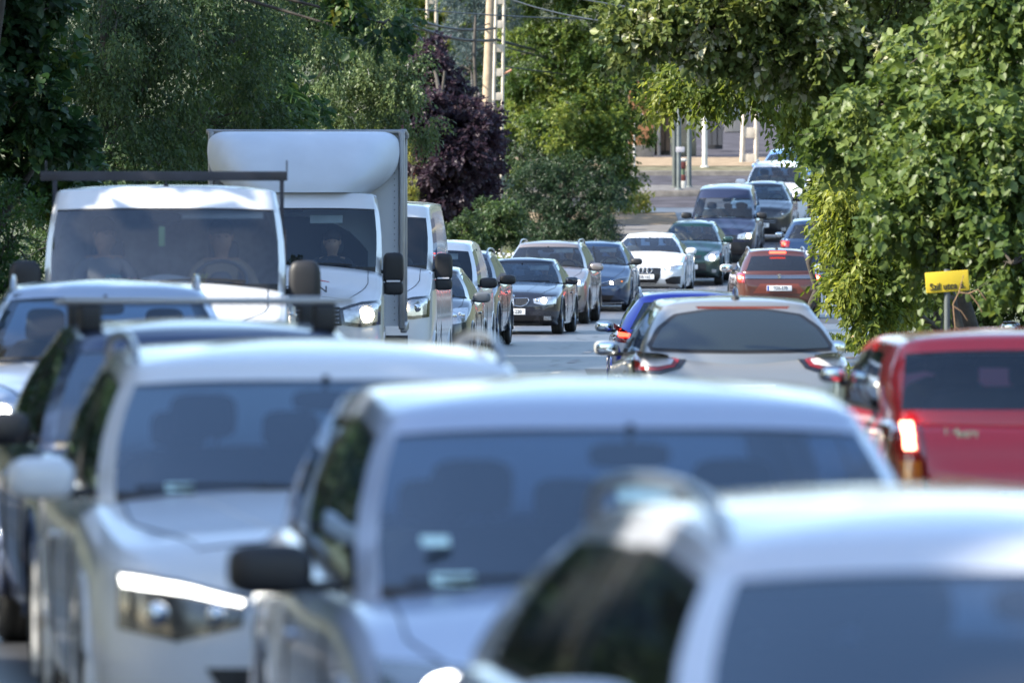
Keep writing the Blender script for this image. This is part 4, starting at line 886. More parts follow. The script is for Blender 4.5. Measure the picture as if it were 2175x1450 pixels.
# ------------------------------------------------------------------ people
SKIN = mat('skin', (.50, .29, .20), .5, var=.12, vscale=12)
HAIR = {k: mat('hair_' + k, c, .6, var=.4, vscale=60) for k, c in dict(dark=(.02, .015, .012), brown=(.07, .04, .022), grey=(.30, .29, .28), blond=(.38, .26, .12)).items()}
def person(name, label, loc, rz, shirt, hair='dark', reach=True, turn=0, group=None, pitch=0):
    """seated figure, hips at the origin, facing -Y; one skinned body, hair as its child"""
    J = [(0, .02, 0), (0, .06, .16), (0, .10, .34), (0, .10, .47), (0, .085, .545), (0, .076, .585), (0, .050, .665), (0, .058, .765)]
    r = [(.17, .13), (.145, .11), (.165, .12), (.15, .10), (.058, .064), (.052, .058), (.094, .118), (.096, .116)]
    E = [(i, i+1) for i in range(7)]
    def chain(st, pts, rs):
        p = st
        for a, b in zip(pts, rs): J.append(a); r.append(b if isinstance(b, tuple) else (b, b)); E.append((p, len(J)-1)); p = len(J)-1
        return p
    for s in (1, -1):
        e = (s*.29, -.06, .27) if reach else (s*.25, .04, .20); h = (s*.15, -.34, .33) if reach else (s*.16, -.20, .10)
        hnd = chain(3, [(s*.12, .10, .49), (s*.2, .09, .45), e, ((e[0]+h[0])/2, (e[1]+h[1])/2, (e[2]+h[2])/2), h, (h[0]-s*.01, h[1]-.05, h[2]+.02)], [.07, .062, .045, .038, .027, (.038, .02)])
        for k in range(4):
            f = (k-1.5)*.019; c = h
            chain(hnd, [(c[0]+s*.0+f, c[1]-.085, c[2]+.035), (c[0]+f, c[1]-.10, c[2]+.01), (c[0]+f*.9, c[1]-.085, c[2]-.012)], [.0095, .0088, .008])
        chain(hnd, [(h[0]-s*.045, h[1]-.03, h[2]+.01), (h[0]-s*.055, h[1]-.06, h[2]+.02)], [.011, .009])
        chain(0, [(s*.1, -.04, -.01), (s*.13, -.42, .06), (s*.13, -.52, -.30), (s*.13, -.60, -.36)], [.09, .062, .045, .04])
    me = bpy.data.meshes.new('p'); me.from_pydata(J, E, [])
    o = bpy.data.objects.new('p', me); col.objects.link(o)
    sk = o.modifiers.new('s', 'SKIN'); ss = o.modifiers.new('u', 'SUBSURF'); ss.levels = 2
    for i, v in enumerate(me.skin_vertices[0].data): v.radius = r[i]; v.use_root = (i == 0)
    bpy.context.view_layer.update()
    m2 = bpy.data.meshes.new_from_object(o.evaluated_get(bpy.context.evaluated_depsgraph_get()))
    bpy.data.objects.remove(o)
    b = bmesh.new(); b.from_mesh(m2); hc = Vector((0, .045, .745))
    # head shaping: chin, brow, nose, eye sockets, ears, mouth
    for v in b.verts:
        c = v.co
        if c.z > .62:
            if c.y < .0: 
                zz = c.z
                if abs(c.x) < .014: c.y -= .022*math.exp(-((zz-.695)/.02)**2)
                c.y -= .006*math.exp(-((zz-.742)/.012)**2)
                c.y += .010*math.exp(-((zz-.722)/.01)**2)*math.exp(-((abs(c.x)-.03)/.014)**2)
                c.y -= .006*math.exp(-((zz-.655)/.01)**2)*math.exp(-(c.x/.03)**2)
        rot = Matrix.Rotation(turn*min(1, max(0, (c.z-.56)/.08)), 3, 'Z'); c.xy = ((rot @ (c-Vector((0, .06, 0)))) + Vector((0, .06, 0))).xy
    b.to_mesh(m2); b.free()
    for f in m2.polygons:
        c = f.center; sk_ = c.z > .53 or (abs(c.x) < .35 and c.y < (-.30 if reach else -.17) and c.z > .2) or (c.y < -.17 and not reach and .05 < c.z < .2 and False)
        f.material_index = 1 if sk_ else (2 if c.y < -.02 and c.z < .16 else 0); f.use_smooth = True
    for m_ in (shirt, SKIN, DARKIN): m2.materials.append(m_)
    m2.name = 'person'; root = bpy.data.objects.new(name, m2); col.objects.link(root); root.location = loc; root.rotation_euler = (pitch, 0, rz)
    tag(root, label, 'person', group)
    Mr = Matrix.Translation((0, .06, 0)) @ Matrix.Rotation(turn, 4, 'Z') @ Matrix.Translation((0, -.06, 0))
    h = MB(); M = Mr @ Matrix.Translation((0, .088, .775))
    h.sell((0, 0, 0), (.104, .112, .10), 1, 0, Matrix(), 18, 10); h.v = [tuple(M @ Vector(v)) for v in h.v]; h.build('hair', HAIR[hair], root)
    ey = MB()
    for s in (1, -1): ey.sell((0, 0, 0), (.011, .008, .006), 1, 0, Matrix(), 8, 6); 
    n_ = len(ey.v)//2
    ey.v = [tuple(Mr @ (Vector(v) + Vector(((.03 if i < n_ else -.03), -.036, .722)))) for i, v in enumerate(ey.v)]
    ey.build('eye', INK, root)
    er = MB()
    for s in (1, -1): er.sell((s*.088, .055, .715), (.012, .018, .03), 1)
    er.v = [tuple(Mr @ Vector(v)) for v in er.v]; er.build('ear', SKIN, root)
    return root

# ------------------------------------------------------------------ placing vehicles
def place(px, s, tref, L, yaw, away=False, dz=0):
    """world location for a vehicle whose point t=tref on the centre line shows at px with s pixels per metre"""
    D = FPX/s; X = (px - 1087.5)/s; rz = R(yaw) + (PI if away else 0)
    off = Matrix.Rotation(rz, 3, 'Z') @ Vector((0, tref - L/2, 0))
    x, y = X - off.x, D - off.y
    sgn = -1 if away else 1
    sl_ = (gz(y + 1.4) - gz(y - 1.4))/2.8
    return (x, y, gz(y) + dz), rz, math.atan(sl_)*sgn
def vehicle(name, label, cat, px, s, yaw, pm, spec, tref=None, away=False, front=None, rear=None, group=None, dz=0, **opts):
    q = dict(DEF); q.update(spec)
    tref = (q['tw'] if tref == 'roof' else tref) if tref is not None else (q['L'] if away else 0)
    loc, rz, pit = place(px, s, tref, q['L'], yaw, away, dz)
    root, q = make_vehicle(name, label, cat, loc, rz, pm, spec, front, rear, group, opts)
    root.rotation_euler = (pit, 0, rz)
    return root, q
def driver(root, q, label, shirt, hair='dark', side=1, reach=True, turn=0, dy=0, dz=0):
    ys = (q['ys'] if q.get('ys') else q['tw'] + .62) - q['L']/2 - .13
    off = Vector((side*q['W']/2*.42, ys + dy, q['zc'] + .10 - .50 + dz))
    M = Matrix.Translation(root.location) @ root.rotation_euler.to_matrix().to_4x4()
    return person('person', label, M @ off, root.rotation_euler.z, shirt, hair, reach, turn)

# ---- fronts
def f_bmw(root, q, S, hw, pm):
    lamp(root, S, hw, ([(.44, .665), (.66, .70), (.90, .705)], [(.46, .585), (.66, .55), (.90, .58)]), mt=LAMPH, bulbs=[(.66, .632, .055, 1, COOL), (.52, .635, .035, 1, CHR)])
    for s in (1, -1):
        m = MB(); S.patch(m, [(s*.03*hw, .67), (s*.33*hw, .675)], [(s*.04*hw, .55), (s*.20*hw, .53), (s*.30*hw, .57)], 0, .004); o = m.build('grille', GRL, root)
        r = MB(); pl = [(.03, .675), (.33, .68), (.36, .63), (.30, .56), (.2, .525), (.04, .545), (.03, .675)]
        r.tube([S.hit(s*x*hw, z, .012) for x, z in resample(pl, 40)], .009, 0, 6); r.build('grille_frame', CHR, o)
        b = MB()
        for k in range(7): b.tube([S.hit(s*(.06+.04*k)*hw, z, .014) for z in (.55, .6, .66)], .005, 0, 5)
        b.build('grille_bar', GRL, o)
    m = MB(); S.disc(m, 0, .715, .042, 0, .01, 1.25); S.disc(m, 0, .715, .028, 1, .02, 1.25); m.build('emblem', [CHR, mat('emblem_blue', (.15, .3, .55), .3)], root)
    area(root, S, hw, ([(-.5, .345), (.5, .345)], [(-.42, .22), (.42, .22)]), 'lower_intake', GRL)
    area(root, S, hw, ([(.56, .36), (.86, .34)], [(.58, .25), (.84, .24)]), 'fog_light_recess', GRL, True)
    lamp(root, S, hw, ([(.66, .345), (.80, .345)], [(.66, .275), (.80, .275)]), 'fog_light', LAMPH, off=.014)
    plate(root, S, 0, .43, 'RVW-220')
def f_suv(root, q, S, hw, pm):      # beige crossover
    lamp(root, S, hw, ([(.45, .87), (.7, .89), (.93, .91)], [(.47, .80), (.7, .76), (.93, .77)]), mt=LAMPH, bulbs=[(.60, .825, .05, 1.5), (.80, .835, .05, 1, COOL)])
    area(root, S, hw, ([(-.44, .86), (.44, .86)], [(-.46, .76), (.46, .76)]), 'grille', GRL); bars(root, S, hw, -.44, .44, .77, .86, 3)
    area(root, S, hw, ([(-.45, .60), (.45, .60)], [(-.40, .46), (.40, .46)]), 'lower_intake', GRL)
    area(root, S, hw, ([(.52, .60), (.88, .58)], [(.55, .48), (.84, .48)]), 'fog_light_recess', GRL, True)
    area(root, S, hw, ([(-.9, .30), (.9, .30)], [(-.8, .24), (.8, .24)]), 'bumper_trim', BLK)
    S2 = MB(); S.disc(S2, 0, .815, .055, 0, .02); S2.build('emblem', CHR, root)
    plate(root, S, 0, .37, 'LGM-384')
def f_prius(root, q, S, hw, pm):
    lamp(root, S, hw, ([(.46, .645), (.75, .70), (.95, .72)], [(.48, .585), (.75, .58), (.93, .63)]), mt=LAMPD, bulbs=[(.56, .618, .036), (.80, .65, .022, 1, AMB)])
    area(root, S, hw, ([(-.5, .60), (0, .575), (.5, .60)], [(-.46, .565), (0, .54), (.46, .565)]), 'grille', GRL)
    m = MB()
    for s in (1, -1): m.tube([S.hit(s*x*hw, z, .014) for x, z in ((0, .60), (.25, .605), (.5, .66), (.75, .715), (.93, .74))], .009, 0, 6)
    m.build('chrome_strip', CHR, root)
    area(root, S, hw, ([(-.62, .36), (.62, .36)], [(-.5, .22), (.5, .22)]), 'lower_intake', GRL)
    m = MB(); m.tube([S.hit(x*hw, z, .014) for x, z in ((-.85, .21), (-.4, .19), (0, .20), (.4, .19), (.85, .21))], .012, 0, 6); m.build('chrome_strip', CHR, root)
    plate(root, S, 0, .40, 'MPX-571')
def f_audi(root, q, S, hw, pm):
    lamp(root, S, hw, ([(.46, .625), (.7, .69), (.93, .71)], [(.50, .585), (.7, .575), (.93, .60)]), mt=LAMPH, bulbs=[(.62, .612, .03, 1.6, DRL)])
    m = MB(); S.patch(m, [(.47*hw, .632), (.7*hw, .70), (.93*hw, .715)], [(.48*hw, .618), (.7*hw, .682), (.93*hw, .70)], 0, .02); m.build('daytime_strip', DRL, root)
    area(root, S, hw, ([(-.44, .62), (-.36, .63), (.36, .63), (.44, .62)], [(-.42, .40), (-.30, .25), (.30, .25), (.42, .40)]), 'grille', GRL, n=30)
    bars(root, S, hw, -.38, .38, .27, .61, 9, r=.004, mt=BLK)
    m = MB()
    for k in range(4):
        c = S.hit((-.1575+.105*k)*.92, .565, .02); m.tube([c + Vector((.062*math.cos(a), 0, .062*math.sin(a))) for a in np.linspace(0, 2*PI, 25)], .010, 0, 6, False)
    m.build('emblem', CHR, root)
    for s in (1, -1):
        m = MB(); S.patch(m, [(s*.54*hw, .36), (s*.72*hw, .43), (s*.92*hw, .43)], [(s*.58*hw, .26), (s*.75*hw, .25), (s*.90*hw, .25)], 0, .006); m.build('side_intake', GRL, root)
    area(root, S, hw, ([(-.5, .19), (.5, .19)], [(-.5, .17), (.5, .17)]), 'splitter', BLK)
    plate(root, S, 0, .42, 'NSB-165')
def f_green(root, q, S, hw, pm):
    for s in (1, -1):
        m = MB(); S.patch(m, [(s*.50*hw, .70), (s*.66*hw, .80), (s*.90*hw, .83)], [(s*.52*hw, .62), (s*.72*hw, .58), (s*.92*hw, .64)], 0, .012); o = m.build('headlight', LAMPH, root)
        k = MB(); S.disc(k, s*.72*hw, .68, .07, 0, .02); k.build('bulb', WARM, o)
    area(root, S, hw, ([(-.42, .74), (.42, .74)], [(-.38, .66), (.38, .66)]), 'grille', GRL)
    area(root, S, hw, ([(-.55, .54), (.55, .54)], [(-.55, .36), (.55, .36)]), 'grille', GRL)
    area(root, S, hw, ([(-.62, .32), (.62, .32)], [(-.5, .22), (.5, .22)]), 'lower_intake', GRL)
    lamp(root, S, hw, ([(.72, .40), (.84, .40)], [(.72, .32), (.84, .32)]), 'fog_light', LAMPH)
    plate(root, S, 0, .46, 'KGT-507')
def f_dvan(root, q, S, hw, pm):
    lamp(root, S, hw, ([(.50, .75), (.7, .80), (.90, .81)], [(.48, .65), (.7, .63), (.90, .64)]), mt=LAMPH, bulbs=[(.78, .71, .065), (.6, .70, .03, 1, CHR)])
    area(root, S, hw, ([(-.46, .74), (.46, .74)], [(-.44, .64), (.44, .64)]), 'grille', GRL)
    area(root, S, hw, ([(-.96, .56), (.96, .56)], [(-.9, .24), (.9, .24)]), 'bumper_trim', BLK)
    plate(root, S, 0, .45, 'HJF-482')
def f_c4(root, q, S, hw, pm):
    lamp(root, S, hw, ([(.42, .70), (.7, .86), (.90, .92)], [(.46, .62), (.7, .63), (.92, .74)]), mt=LAMPD, bulbs=[(.70, .75, .03, 1, CHR)])
    m = MB()
    for dz in (0, .055):
        m.tube([S.hit(x, z+dz, .02) for x, z in ((-.09, .68), (0, .745), (.09, .68))], .013, 0, 6)
    m.build('emblem', CHR, root)
    area(root, S, hw, ([(-.5, .60), (.5, .60)], [(-.55, .30), (.55, .30)]), 'grille', GRL); bars(root, S, hw, -.5, .5, .5, .6, 2)
    lamp(root, S, hw, ([(.66, .40), (.80, .40)], [(.66, .30), (.80, .30)]), 'fog_light', LAMPH)
    plate(root, S, 0, .46, 'LWR-613')
def f_wsuv(root, q, S, hw, pm):
    lamp(root, S, hw, ([(.50, .90), (.7, .96), (.93, .98)], [(.52, .80), (.7, .78), (.93, .82)]), mt=LAMPH, bulbs=[(.66, .87, .07, 1, COOL)])
    area(root, S, hw, ([(-.46, .92), (.46, .92)], [(-.42, .76), (.42, .76)]), 'grille', GRL)
    area(root, S, hw, ([(-.6, .5), (.6, .5)], [(-.5, .35), (.5, .35)]), 'lower_intake', GRL)
    plate(root, S, 0, .6, 'PFD-290')
def f_gen(zl=.68, zh=.14, bulb=True, dark=True, pl='JRN-746', bm=COOL):
    def f(root, q, S, hw, pm):
        lamp(root, S, hw, ([(.50, zl+zh*.6), (.72, zl+zh), (.92, zl+zh*1.05)], [(.52, zl), (.72, zl-.02), (.92, zl+.02)]), mt=LAMPH, bulbs=[(.70, zl+zh*.45, zh*.36, 1, bm)] if bulb else [(.70, zl+zh*.45, zh*.3, 1, CHR), (.84, zl+zh*.5, zh*.25, 1, CHR)])
        area(root, S, hw, ([(-.46, zl+zh*.6), (.46, zl+zh*.6)], [(-.44, zl), (.44, zl)]), 'grille', GRL); bars(root, S, hw, -.44, .44, zl+.01, zl+zh*.55, 3)
        area(root, S, hw, ([(-.6, zl-.26), (.6, zl-.26)], [(-.5, zl-.40), (.5, zl-.40)]), 'lower_intake', GRL)
        plate(root, S, 0, zl-.16, pl)
    return f
def f_van(letters=False, pl='SNE-318'):
    def f(root, q, S, hw, pm):
        z = q['zn']
        for s in (1, -1):
            m = MB(); S.patch(m, [(s*.52*hw, z-.075), (s*.75*hw, z-.01), (s*.955*hw, z+.01)], [(s*.55*hw, z-.25), (s*.75*hw, z-.28), (s*.95*hw, z-.25)], 0, .010); o = m.build('headlight', LAMPD, root)
            k = MB(); S.patch(k, [(s*.56*hw, z-.10), (s*.75*hw, z-.045), (s*.92*hw, z-.03)], [(s*.58*hw, z-.22), (s*.75*hw, z-.24), (s*.91*hw, z-.22)], 0, .02); k.build('reflector', LAMPH, o)
            k = MB(); S.disc(k, s*(.79 if letters else .62)*hw, z-.145, .085, 0, .035); k.build('bulb', WARM, o)
            if not letters:
                k = MB(); S.disc(k, s*.80*hw, z-.14, .05, 0, .03); k.build('reflector', CHR, o)
        area(root, S, hw, ([(-.53, z-.06), (.53, z-.06)], [(-.55, z-.26), (.55, z-.26)]), 'grille', GRL, n=30); bars(root, S, hw, -.52, .52, z-.25, z-.08, 4)
        area(root, S, hw, ([(-.7, z-.48), (.7, z-.48)], [(-.7, z-.66), (.7, z-.66)]), 'lower_intake', GRL, n=30)
        area(root, S, hw, ([(-.96, z-.70), (.96, z-.70)], [(-.9, .3), (.9, .3)]), 'bumper_trim', BLK)
        m = MB(); S.disc(m, 0, z-.16, .075, 0, .03); m.build('emblem', CHR, root)
        plate(root, S, 0, z-.58, pl)
    return f
def f_bmwsuv(root, q, S, hw, pm):    # white crossover with long daytime strip
    for s in (1, -1):
        m = MB(); S.patch(m, [(s*.44*hw, .715), (s*.7*hw, .775), (s*.90*hw, .80)], [(s*.47*hw, .62), (s*.7*hw, .57), (s*.90*hw, .61)], 0, .008); o = m.build('headlight', LAMPD, root)
        k = MB(); S.patch(k, [(s*.46*hw, .700), (s*.68*hw, .755), (s*.88*hw, .785)], [(s*.47*hw, .684), (s*.68*hw, .728), (s*.875*hw, .752)], 0, .02); k.build('daytime_strip', DRL, o)
        
        for x_, z_, r_ in ((.56, .655, .032), (.76, .660, .040)): k = MB(); S.disc(k, s*x_*hw, z_, r_, 0, .02); k.build('reflector', CHR, o)
    for s in (1, -1):
        m = MB(); S.patch(m, [(s*.03*hw, .82), (s*.36*hw, .80)], [(s*.05*hw, .62), (s*.33*hw, .63)], 0, .006); o = m.build('grille', GRL, root)
        r = MB(); pl = [(.03, .83), (.36, .81), (.34, .62), (.05, .61), (.03, .83)]
        r.tube([S.hit(s*x*hw, z, .014) for x, z in resample(pl, 30)], .012, 0, 6); r.build('grille_frame', CHR, o)
    area(root, S, hw, ([(-.6, .48), (.6, .48)], [(-.5, .34), (.5, .34)]), 'lower_intake', GRL)
    plate(root, S, 0, .54, 'RKT-904')
def f_vw(root, q, S, hw, pm):
    lamp(root, S, hw, ([(.46, .74), (.7, .78), (.92, .79)], [(.5, .66), (.7, .63), (.92, .66)]), mt=LAMPD, bulbs=[(.74, .71, .05, 1.5, COOL)])
    area(root, S, hw, ([(-.46, .74), (.46, .74)], [(-.48, .64), (.48, .64)]), 'grille', GRL)
    area(root, S, hw, ([(-.6, .42), (.6, .42)], [(-.5, .30), (.5, .30)]), 'lower_intake', GRL)
    plate(root, S, 0, .5, 'TBC-127')
# ---- rears
def r_kuga(root, q, S, hw, pm):
    for s in (1, -1):
        m = MB(); S.patch(m, [(s*.50*hw, 1.00), (s*.72*hw, 1.055), (s*.965*hw, 1.07)], [(s*.56*hw, .93), (s*.74*hw, .885), (s*.95*hw, .90)], 0, .008); o = m.build('tail_light', mat('smoked_lens', (.012, .010, .012), .2, coat=1), root)
        k = MB(); S.patch(k, [(s*.56*hw, .995), (s*.72*hw, 1.03), (s*.945*hw, 1.045)], [(s*.60*hw, .945), (s*.74*hw, .91), (s*.935*hw, .92)], 0, .014); k.build('red_surround', REDG, o)
        k = MB(); S.patch(k, [(s*.61*hw, .99), (s*.75*hw, 1.012), (s*.89*hw, 1.015)], [(s*.64*hw, .955), (s*.76*hw, .94), (s*.89*hw, .945)], 0, .02); k.build('clear_lens', WHG, o)
    m = MB(); S.disc(m, 0, .985, .045, 0, .01, 1.9); S.disc(m, 0, .985, .035, 1, .016, 1.9); m.build('emblem', [CHR, mat('emblem_dark_blue', (.03, .05, .12), .3, coat=1)], root)
    m = MB(); S.patch(m, [(-.42*hw, q['H']-.085), (.42*hw, q['H']-.085)], [(-.4*hw, q['H']-.105), (.4*hw, q['H']-.105)], 0, .01); m.build('brake_light', REDG, root)
    area(root, S, hw, ([(-.95, .48), (.95, .48)], [(-.85, .3), (.85, .3)]), 'bumper_trim', BLK)
    plate(root, S, 0, .75, 'PCK-658', True)
def r_vitara(root, q, S, hw, pm):
    m = MB(); S.patch(m, [(-.86*hw, .955), (.86*hw, .955)], [(-.86*hw, .885), (.86*hw, .885)], 0, .012, 30); m.build('chrome_strip', mat('smoked_chrome', (.25, .26, .28), .2, metal=.9), root)
    for s in (1, -1):
        m = MB(); S.patch(m, [(s*.80*hw, 1.0), (s*.97*hw, 1.0)], [(s*.80*hw, .80), (s*.96*hw, .80)], 0, .014); o = m.build('tail_light', REDG, root)
        k = MB(); S.disc(k, s*.88*hw, .90, .062, 0, .03); k.build('bulb', REDL, o)
        k = MB(); S.disc(k, s*.88*hw, .90, .034, 0, .045); k.build('bulb_core', REDH, o)
        k = MB(); S.patch(k, [(s*.62*hw, .27), (s*.84*hw, .27)], [(s*.62*hw, .23), (s*.84*hw, .23)], 0, .014); k.build('reflector', REDG, root)
    area(root, S, hw, ([(-.45, .78), (.45, .78)], [(-.62, .58), (.62, .58)]), 'plate_recess', mat('recess_paint', (.12, .025, .012), .4))
    area(root, S, hw, ([(-.97, .40), (.97, .40)], [(-.9, .2), (.9, .2)]), 'bumper_trim', BLK)
    c = S.hit(0, .92, .03); M = Matrix.Translation(c) @ Matrix.Rotation(PI, 4, 'Z') @ Matrix.Rotation(PI/2, 4, 'X')
    textmesh('emblem', 'S', .12, M, CHR, root, .006, 1.3)
    plate(root, S, 0, .69, 'TDS-570', True)
def r_red(root, q, S, hw, pm):
    for s in (1, -1):
        m = MB(); S.patch(m, [(s*.78*hw, .985), (s*.97*hw, .985)], [(s*.74*hw, .60), (s*.95*hw, .60)], 0, .010, 10, 12); o = m.build('tail_light', REDG, root)
        k = MB(); S.patch(k, [(s*.82*hw, .935), (s*.88*hw, .935)], [(s*.81*hw, .81), (s*.868*hw, .81)], 0, .022, 8, 8); k.build('brake_lamp', REDH, o)
        k = MB(); S.patch(k, [(s*.785*hw, .755), (s*.89*hw, .755)], [(s*.77*hw, .61), (s*.87*hw, .61)], 0, .022, 8, 8); k.build('indicator', AMB, o)
    for x, t in ((.60, '1.4'), (.50, 'MPI')):
        c = S.hit(x*hw, .90 if t == '1.4' else .885, .006); M = Matrix.Translation(c) @ Matrix.Rotation(PI, 4, 'Z') @ Matrix.Rotation(PI/2, 4, 'X')
        textmesh('badge', t, .055, M, CHR, root, .003, 1.3)
    area(root, S, hw, ([(-.9, .5), (.9, .5)], [(-.85, .3), (.85, .3)]), 'bumper_trim', BLK)
    plate(root, S, 0, .56, 'GLE-035', True)
def r_blue(root, q, S, hw, pm):
    for s in (1, -1):
        m = MB(); S.patch(m, [(s*.45*hw, .93), (s*.72*hw, .98), (s*.97*hw, 1.12)], [(s*.47*hw, .86), (s*.72*hw, .87), (s*.96*hw, .92)], 0, .012); o = m.build('tail_light', REDG, root)
        k = MB(); S.patch(k, [(s*.70*hw, .965), (s*.80*hw, .985), (s*.90*hw, 1.0)], [(s*.71*hw, .945), (s*.80*hw, .95), (s*.89*hw, .955)], 0, .022); k.build('bulb', REDL, o)
        k = MB(); S.patch(k, [(s*.5*hw, .86), (s*.90*hw, .90)], [(s*.54*hw, .76), (s*.86*hw, .78)], 0, .014); k.build('reversing_lamp', WHG, root)
    area(root, S, hw, ([(-.9, .45), (.9, .45)], [(-.85, .3), (.85, .3)]), 'bumper_trim', BLK)
    plate(root, S, 0, .7, 'RZH-226', True)
def r_gen(root, q, S, hw, pm):
    for s in (1, -1):
        m = MB(); S.patch(m, [(s*.7*hw, .98), (s*.97*hw, 1.0)], [(s*.72*hw, .84), (s*.95*hw, .84)], 0, .012); o = m.build('tail_light', REDG, root)
        k = MB(); S.disc(k, s*.85*hw, .92, .05, 0, .025); k.build('bulb', REDL, o)
    plate(root, S, 0, .7, 'FXA-871', True)

# ------------------------------------------------------------------ vehicles, oncoming queue from the nearest back
P_SIL = paint('silver_white_paint', (.50, .53, .60), .05, .35)
P_WHT = paint('white_paint', (.66, .67, .69), 0, .4)
P_WVW = paint('pale_silver_paint', (.36, .42, .55), .12, .35)
P_BLU = paint('steel_blue_paint', (.028, .05, .115), .3, .3)
P_GRY = paint('pale_grey_blue_paint', (.42, .48, .58), .5, .3)
P_DGR = paint('dark_grey_paint', (.045, .052, .065), .5, .3)
P_BLK = paint('black_blue_paint', (.008, .011, .022), .2, .25)
P_BEI = paint('beige_metal_paint', (.27, .23, .215), .6, .3)
P_DBL = paint('deep_blue_paint', (.016, .040, .095), .45, .28)
P_GRN = paint('dark_green_paint', (.003, .032, .028), .35, .28)
P_NVY = paint('navy_van_paint', (.018, .024, .058), .4, .32)
P_ANT = paint('anthracite_paint', (.016, .019, .026), .35, .3)
P_RED = paint('red_paint', (.5, .006, .018), 0, .4)
P_COP = paint('copper_paint', (.075, .022, .014), .3, .35)
P_GRA = paint('warm_grey_paint', (.30, .30, .29), .6, .3)
P_ROY = paint('royal_blue_paint', (.012, .035, .42), .35, .28)
RAILS = mat('rail_silver', (.42, .43, .44), .3, metal=.9); RAILB = mat('rail_black', (.03, .03, .03), .35, coat=.4)
SH1 = mat('shirt_grey', (.26, .25, .26), .9, var=.2); SH2 = mat('shirt_sand', (.38, .30, .23), .9, var=.2); SH3 = mat('shirt_dark', (.03, .035, .05), .9, var=.2); SH4 = mat('shirt_pale', (.5, .5, .48), .9, var=.1)
G = 'vehicles queueing towards the camera'; GA = 'vehicles driving away in the right lane'
EST = dict(L=4.7, W=1.82, H=1.46, tc=1.25, tw=2.05, tre=4.1, tR=4.55, zc=.97, zn=.72, wb=(.9, 3.65))
SUVD = dict(L=4.45, W=1.84, H=1.62, tc=1.15, tw=1.85, tre=3.85, tR=4.3, zc=1.10, zn=.88, zb=1.06, zbr=1.12, zrw=1.1, R=.35, rw=.70, wb=(.88, 3.5), cl=.22)
HAT = dict(L=4.2, W=1.75, H=1.48, tc=1.08, tw=1.85, tre=3.6, tR=4.05, wb=(.82, 3.4))

vehicle('estate_car', 'silver white car with roof rails nearest the camera, cut off by the bottom right corner', 'car', 2230, 1090, 8.5, P_SIL, dict(EST, H=1.435, rw=.70, W=1.84, rf=.075), 'roof', front=f_gen(.64, pl='LVB-530'), rails=RAILS, seat=SEAT, visor=(), wglass=GLN, sglass=GP, group=G)
vehicle('hatchback', 'blurred pale silver car second from the camera with black door mirror and stickered windscreen', 'car', 1335, 733, 6.3, P_WVW, dict(HAT, H=1.515, W=1.86, rw=.76, rf=.075, zc=.93, zb=.93, zn=.70, L=4.5, tre=3.9, tR=4.35, wb=(.9, 3.55)), 'roof', front=f_vw, mirmat=BLK, mx=.07, wglass=GLN, sglass=GP, sticker=((-.62, .05, .12, .07), (.0, .55, .16, .10), (-.66, .28, .08, .06)), group=G)
vehicle('crossover', 'blurred white crossover with a long bright daytime light strip and white mirror', 'car', 690, 590, 6.2, P_WHT, dict(SUVD, H=1.54, rf=.08, zc=1.0, zb=1.0, zn=.86, rw=.76, W=1.88, zbr=1.06, zrw=1.05), 'roof', front=f_bmwsuv, rails=RAILS, mx=.03, wglass=GLN, sglass=GP, sticker=((-.60, .05, .10, .07), (.3, .5, .12, .1)), group=G)
V_BLU, q = vehicle('estate_car', 'blurred steel blue car carrying roof crossbars behind the white crossover', 'car', 455, 468, 6.5, P_BLU, dict(EST, H=1.52, rw=.70), 'roof', front=f_gen(.66, pl='MDA-419'), mirmat=BLK, wglass=GLN, sglass=GP, sticker=((-.60, .05, .12, .06),), group=G)
m = MB(); hb = q['H'] - .03
for i, t_ in enumerate((2.45,)):
    m.box((0, t_-q['L']/2, hb+.125), (1.34, .08, .032), 0, .01); m.build('roof_crossbar', mat('bar_alloy', (.40, .40, .41), .35, metal=.8), V_BLU); m = MB(); m.box((0, t_+.8-q['L']/2, hb+.11), (1.30, .08, .032), 0, .01)
    for tt_ in (t_, t_+.8):
        for s in (1, -1): k = MB(); k.box((s*.54, tt_-q['L']/2, hb+.045), (.11, .09, .13), 0, .02); k.build('rack_foot', BLK, V_BLU)
m.build('roof_crossbar', mat('bar_alloy', (.40, .40, .41), .35, metal=.8), V_BLU)
vehicle('crossover', 'pale grey blue crossover with silver roof rails in front of the white flatbed truck', 'car', 224, 333, 3, P_GRY, dict(SUVD, H=1.58, W=1.82, zc=1.05, rw=.70, rf=.05), 'roof', front=f_gen(.72, pl='NHT-655'), rails=RAILS, group=G)

# white flatbed truck with a rack
FB = dict(L=2.25, W=2.0, H=2.25, zn=1.12, zc=1.40, tc=.72, arc=.12, tw=1.30, tre=1.95, tR=2.15, zb=1.36, zbr=1.36, zrw=1.4, rw=.875, bw=.955, R=.34, wb=(.95,), cl=.32, wsv=.80, vt=.84, solid=True, rf=.04, rr=0, rc=.45, pil=.055, sh=.05, bulge=.03, crown=.06, tB=1.78, tC=2.0, ys=1.75)
V_FB, q = vehicle('flatbed_truck', 'white flatbed truck with a dark ladder rack over its cab and two people inside', 'truck', 352, 266, 1.2, P_WHT, FB, 'roof', front=f_van(pl='RAB-771'), mirror='skip', antenna=None, interior=0, seat=SEAT, group=G, crease=0, wglass=glass('clear_windscreen', (.84, .86, .88), 1.85))
for o in [c for c in V_FB.children if c.name.startswith('side_mirror')]:
    for c in list(o.children): bpy.data.objects.remove(c)
    bpy.data.objects.remove(o)
y0 = lambda t: t - FB['L']/2
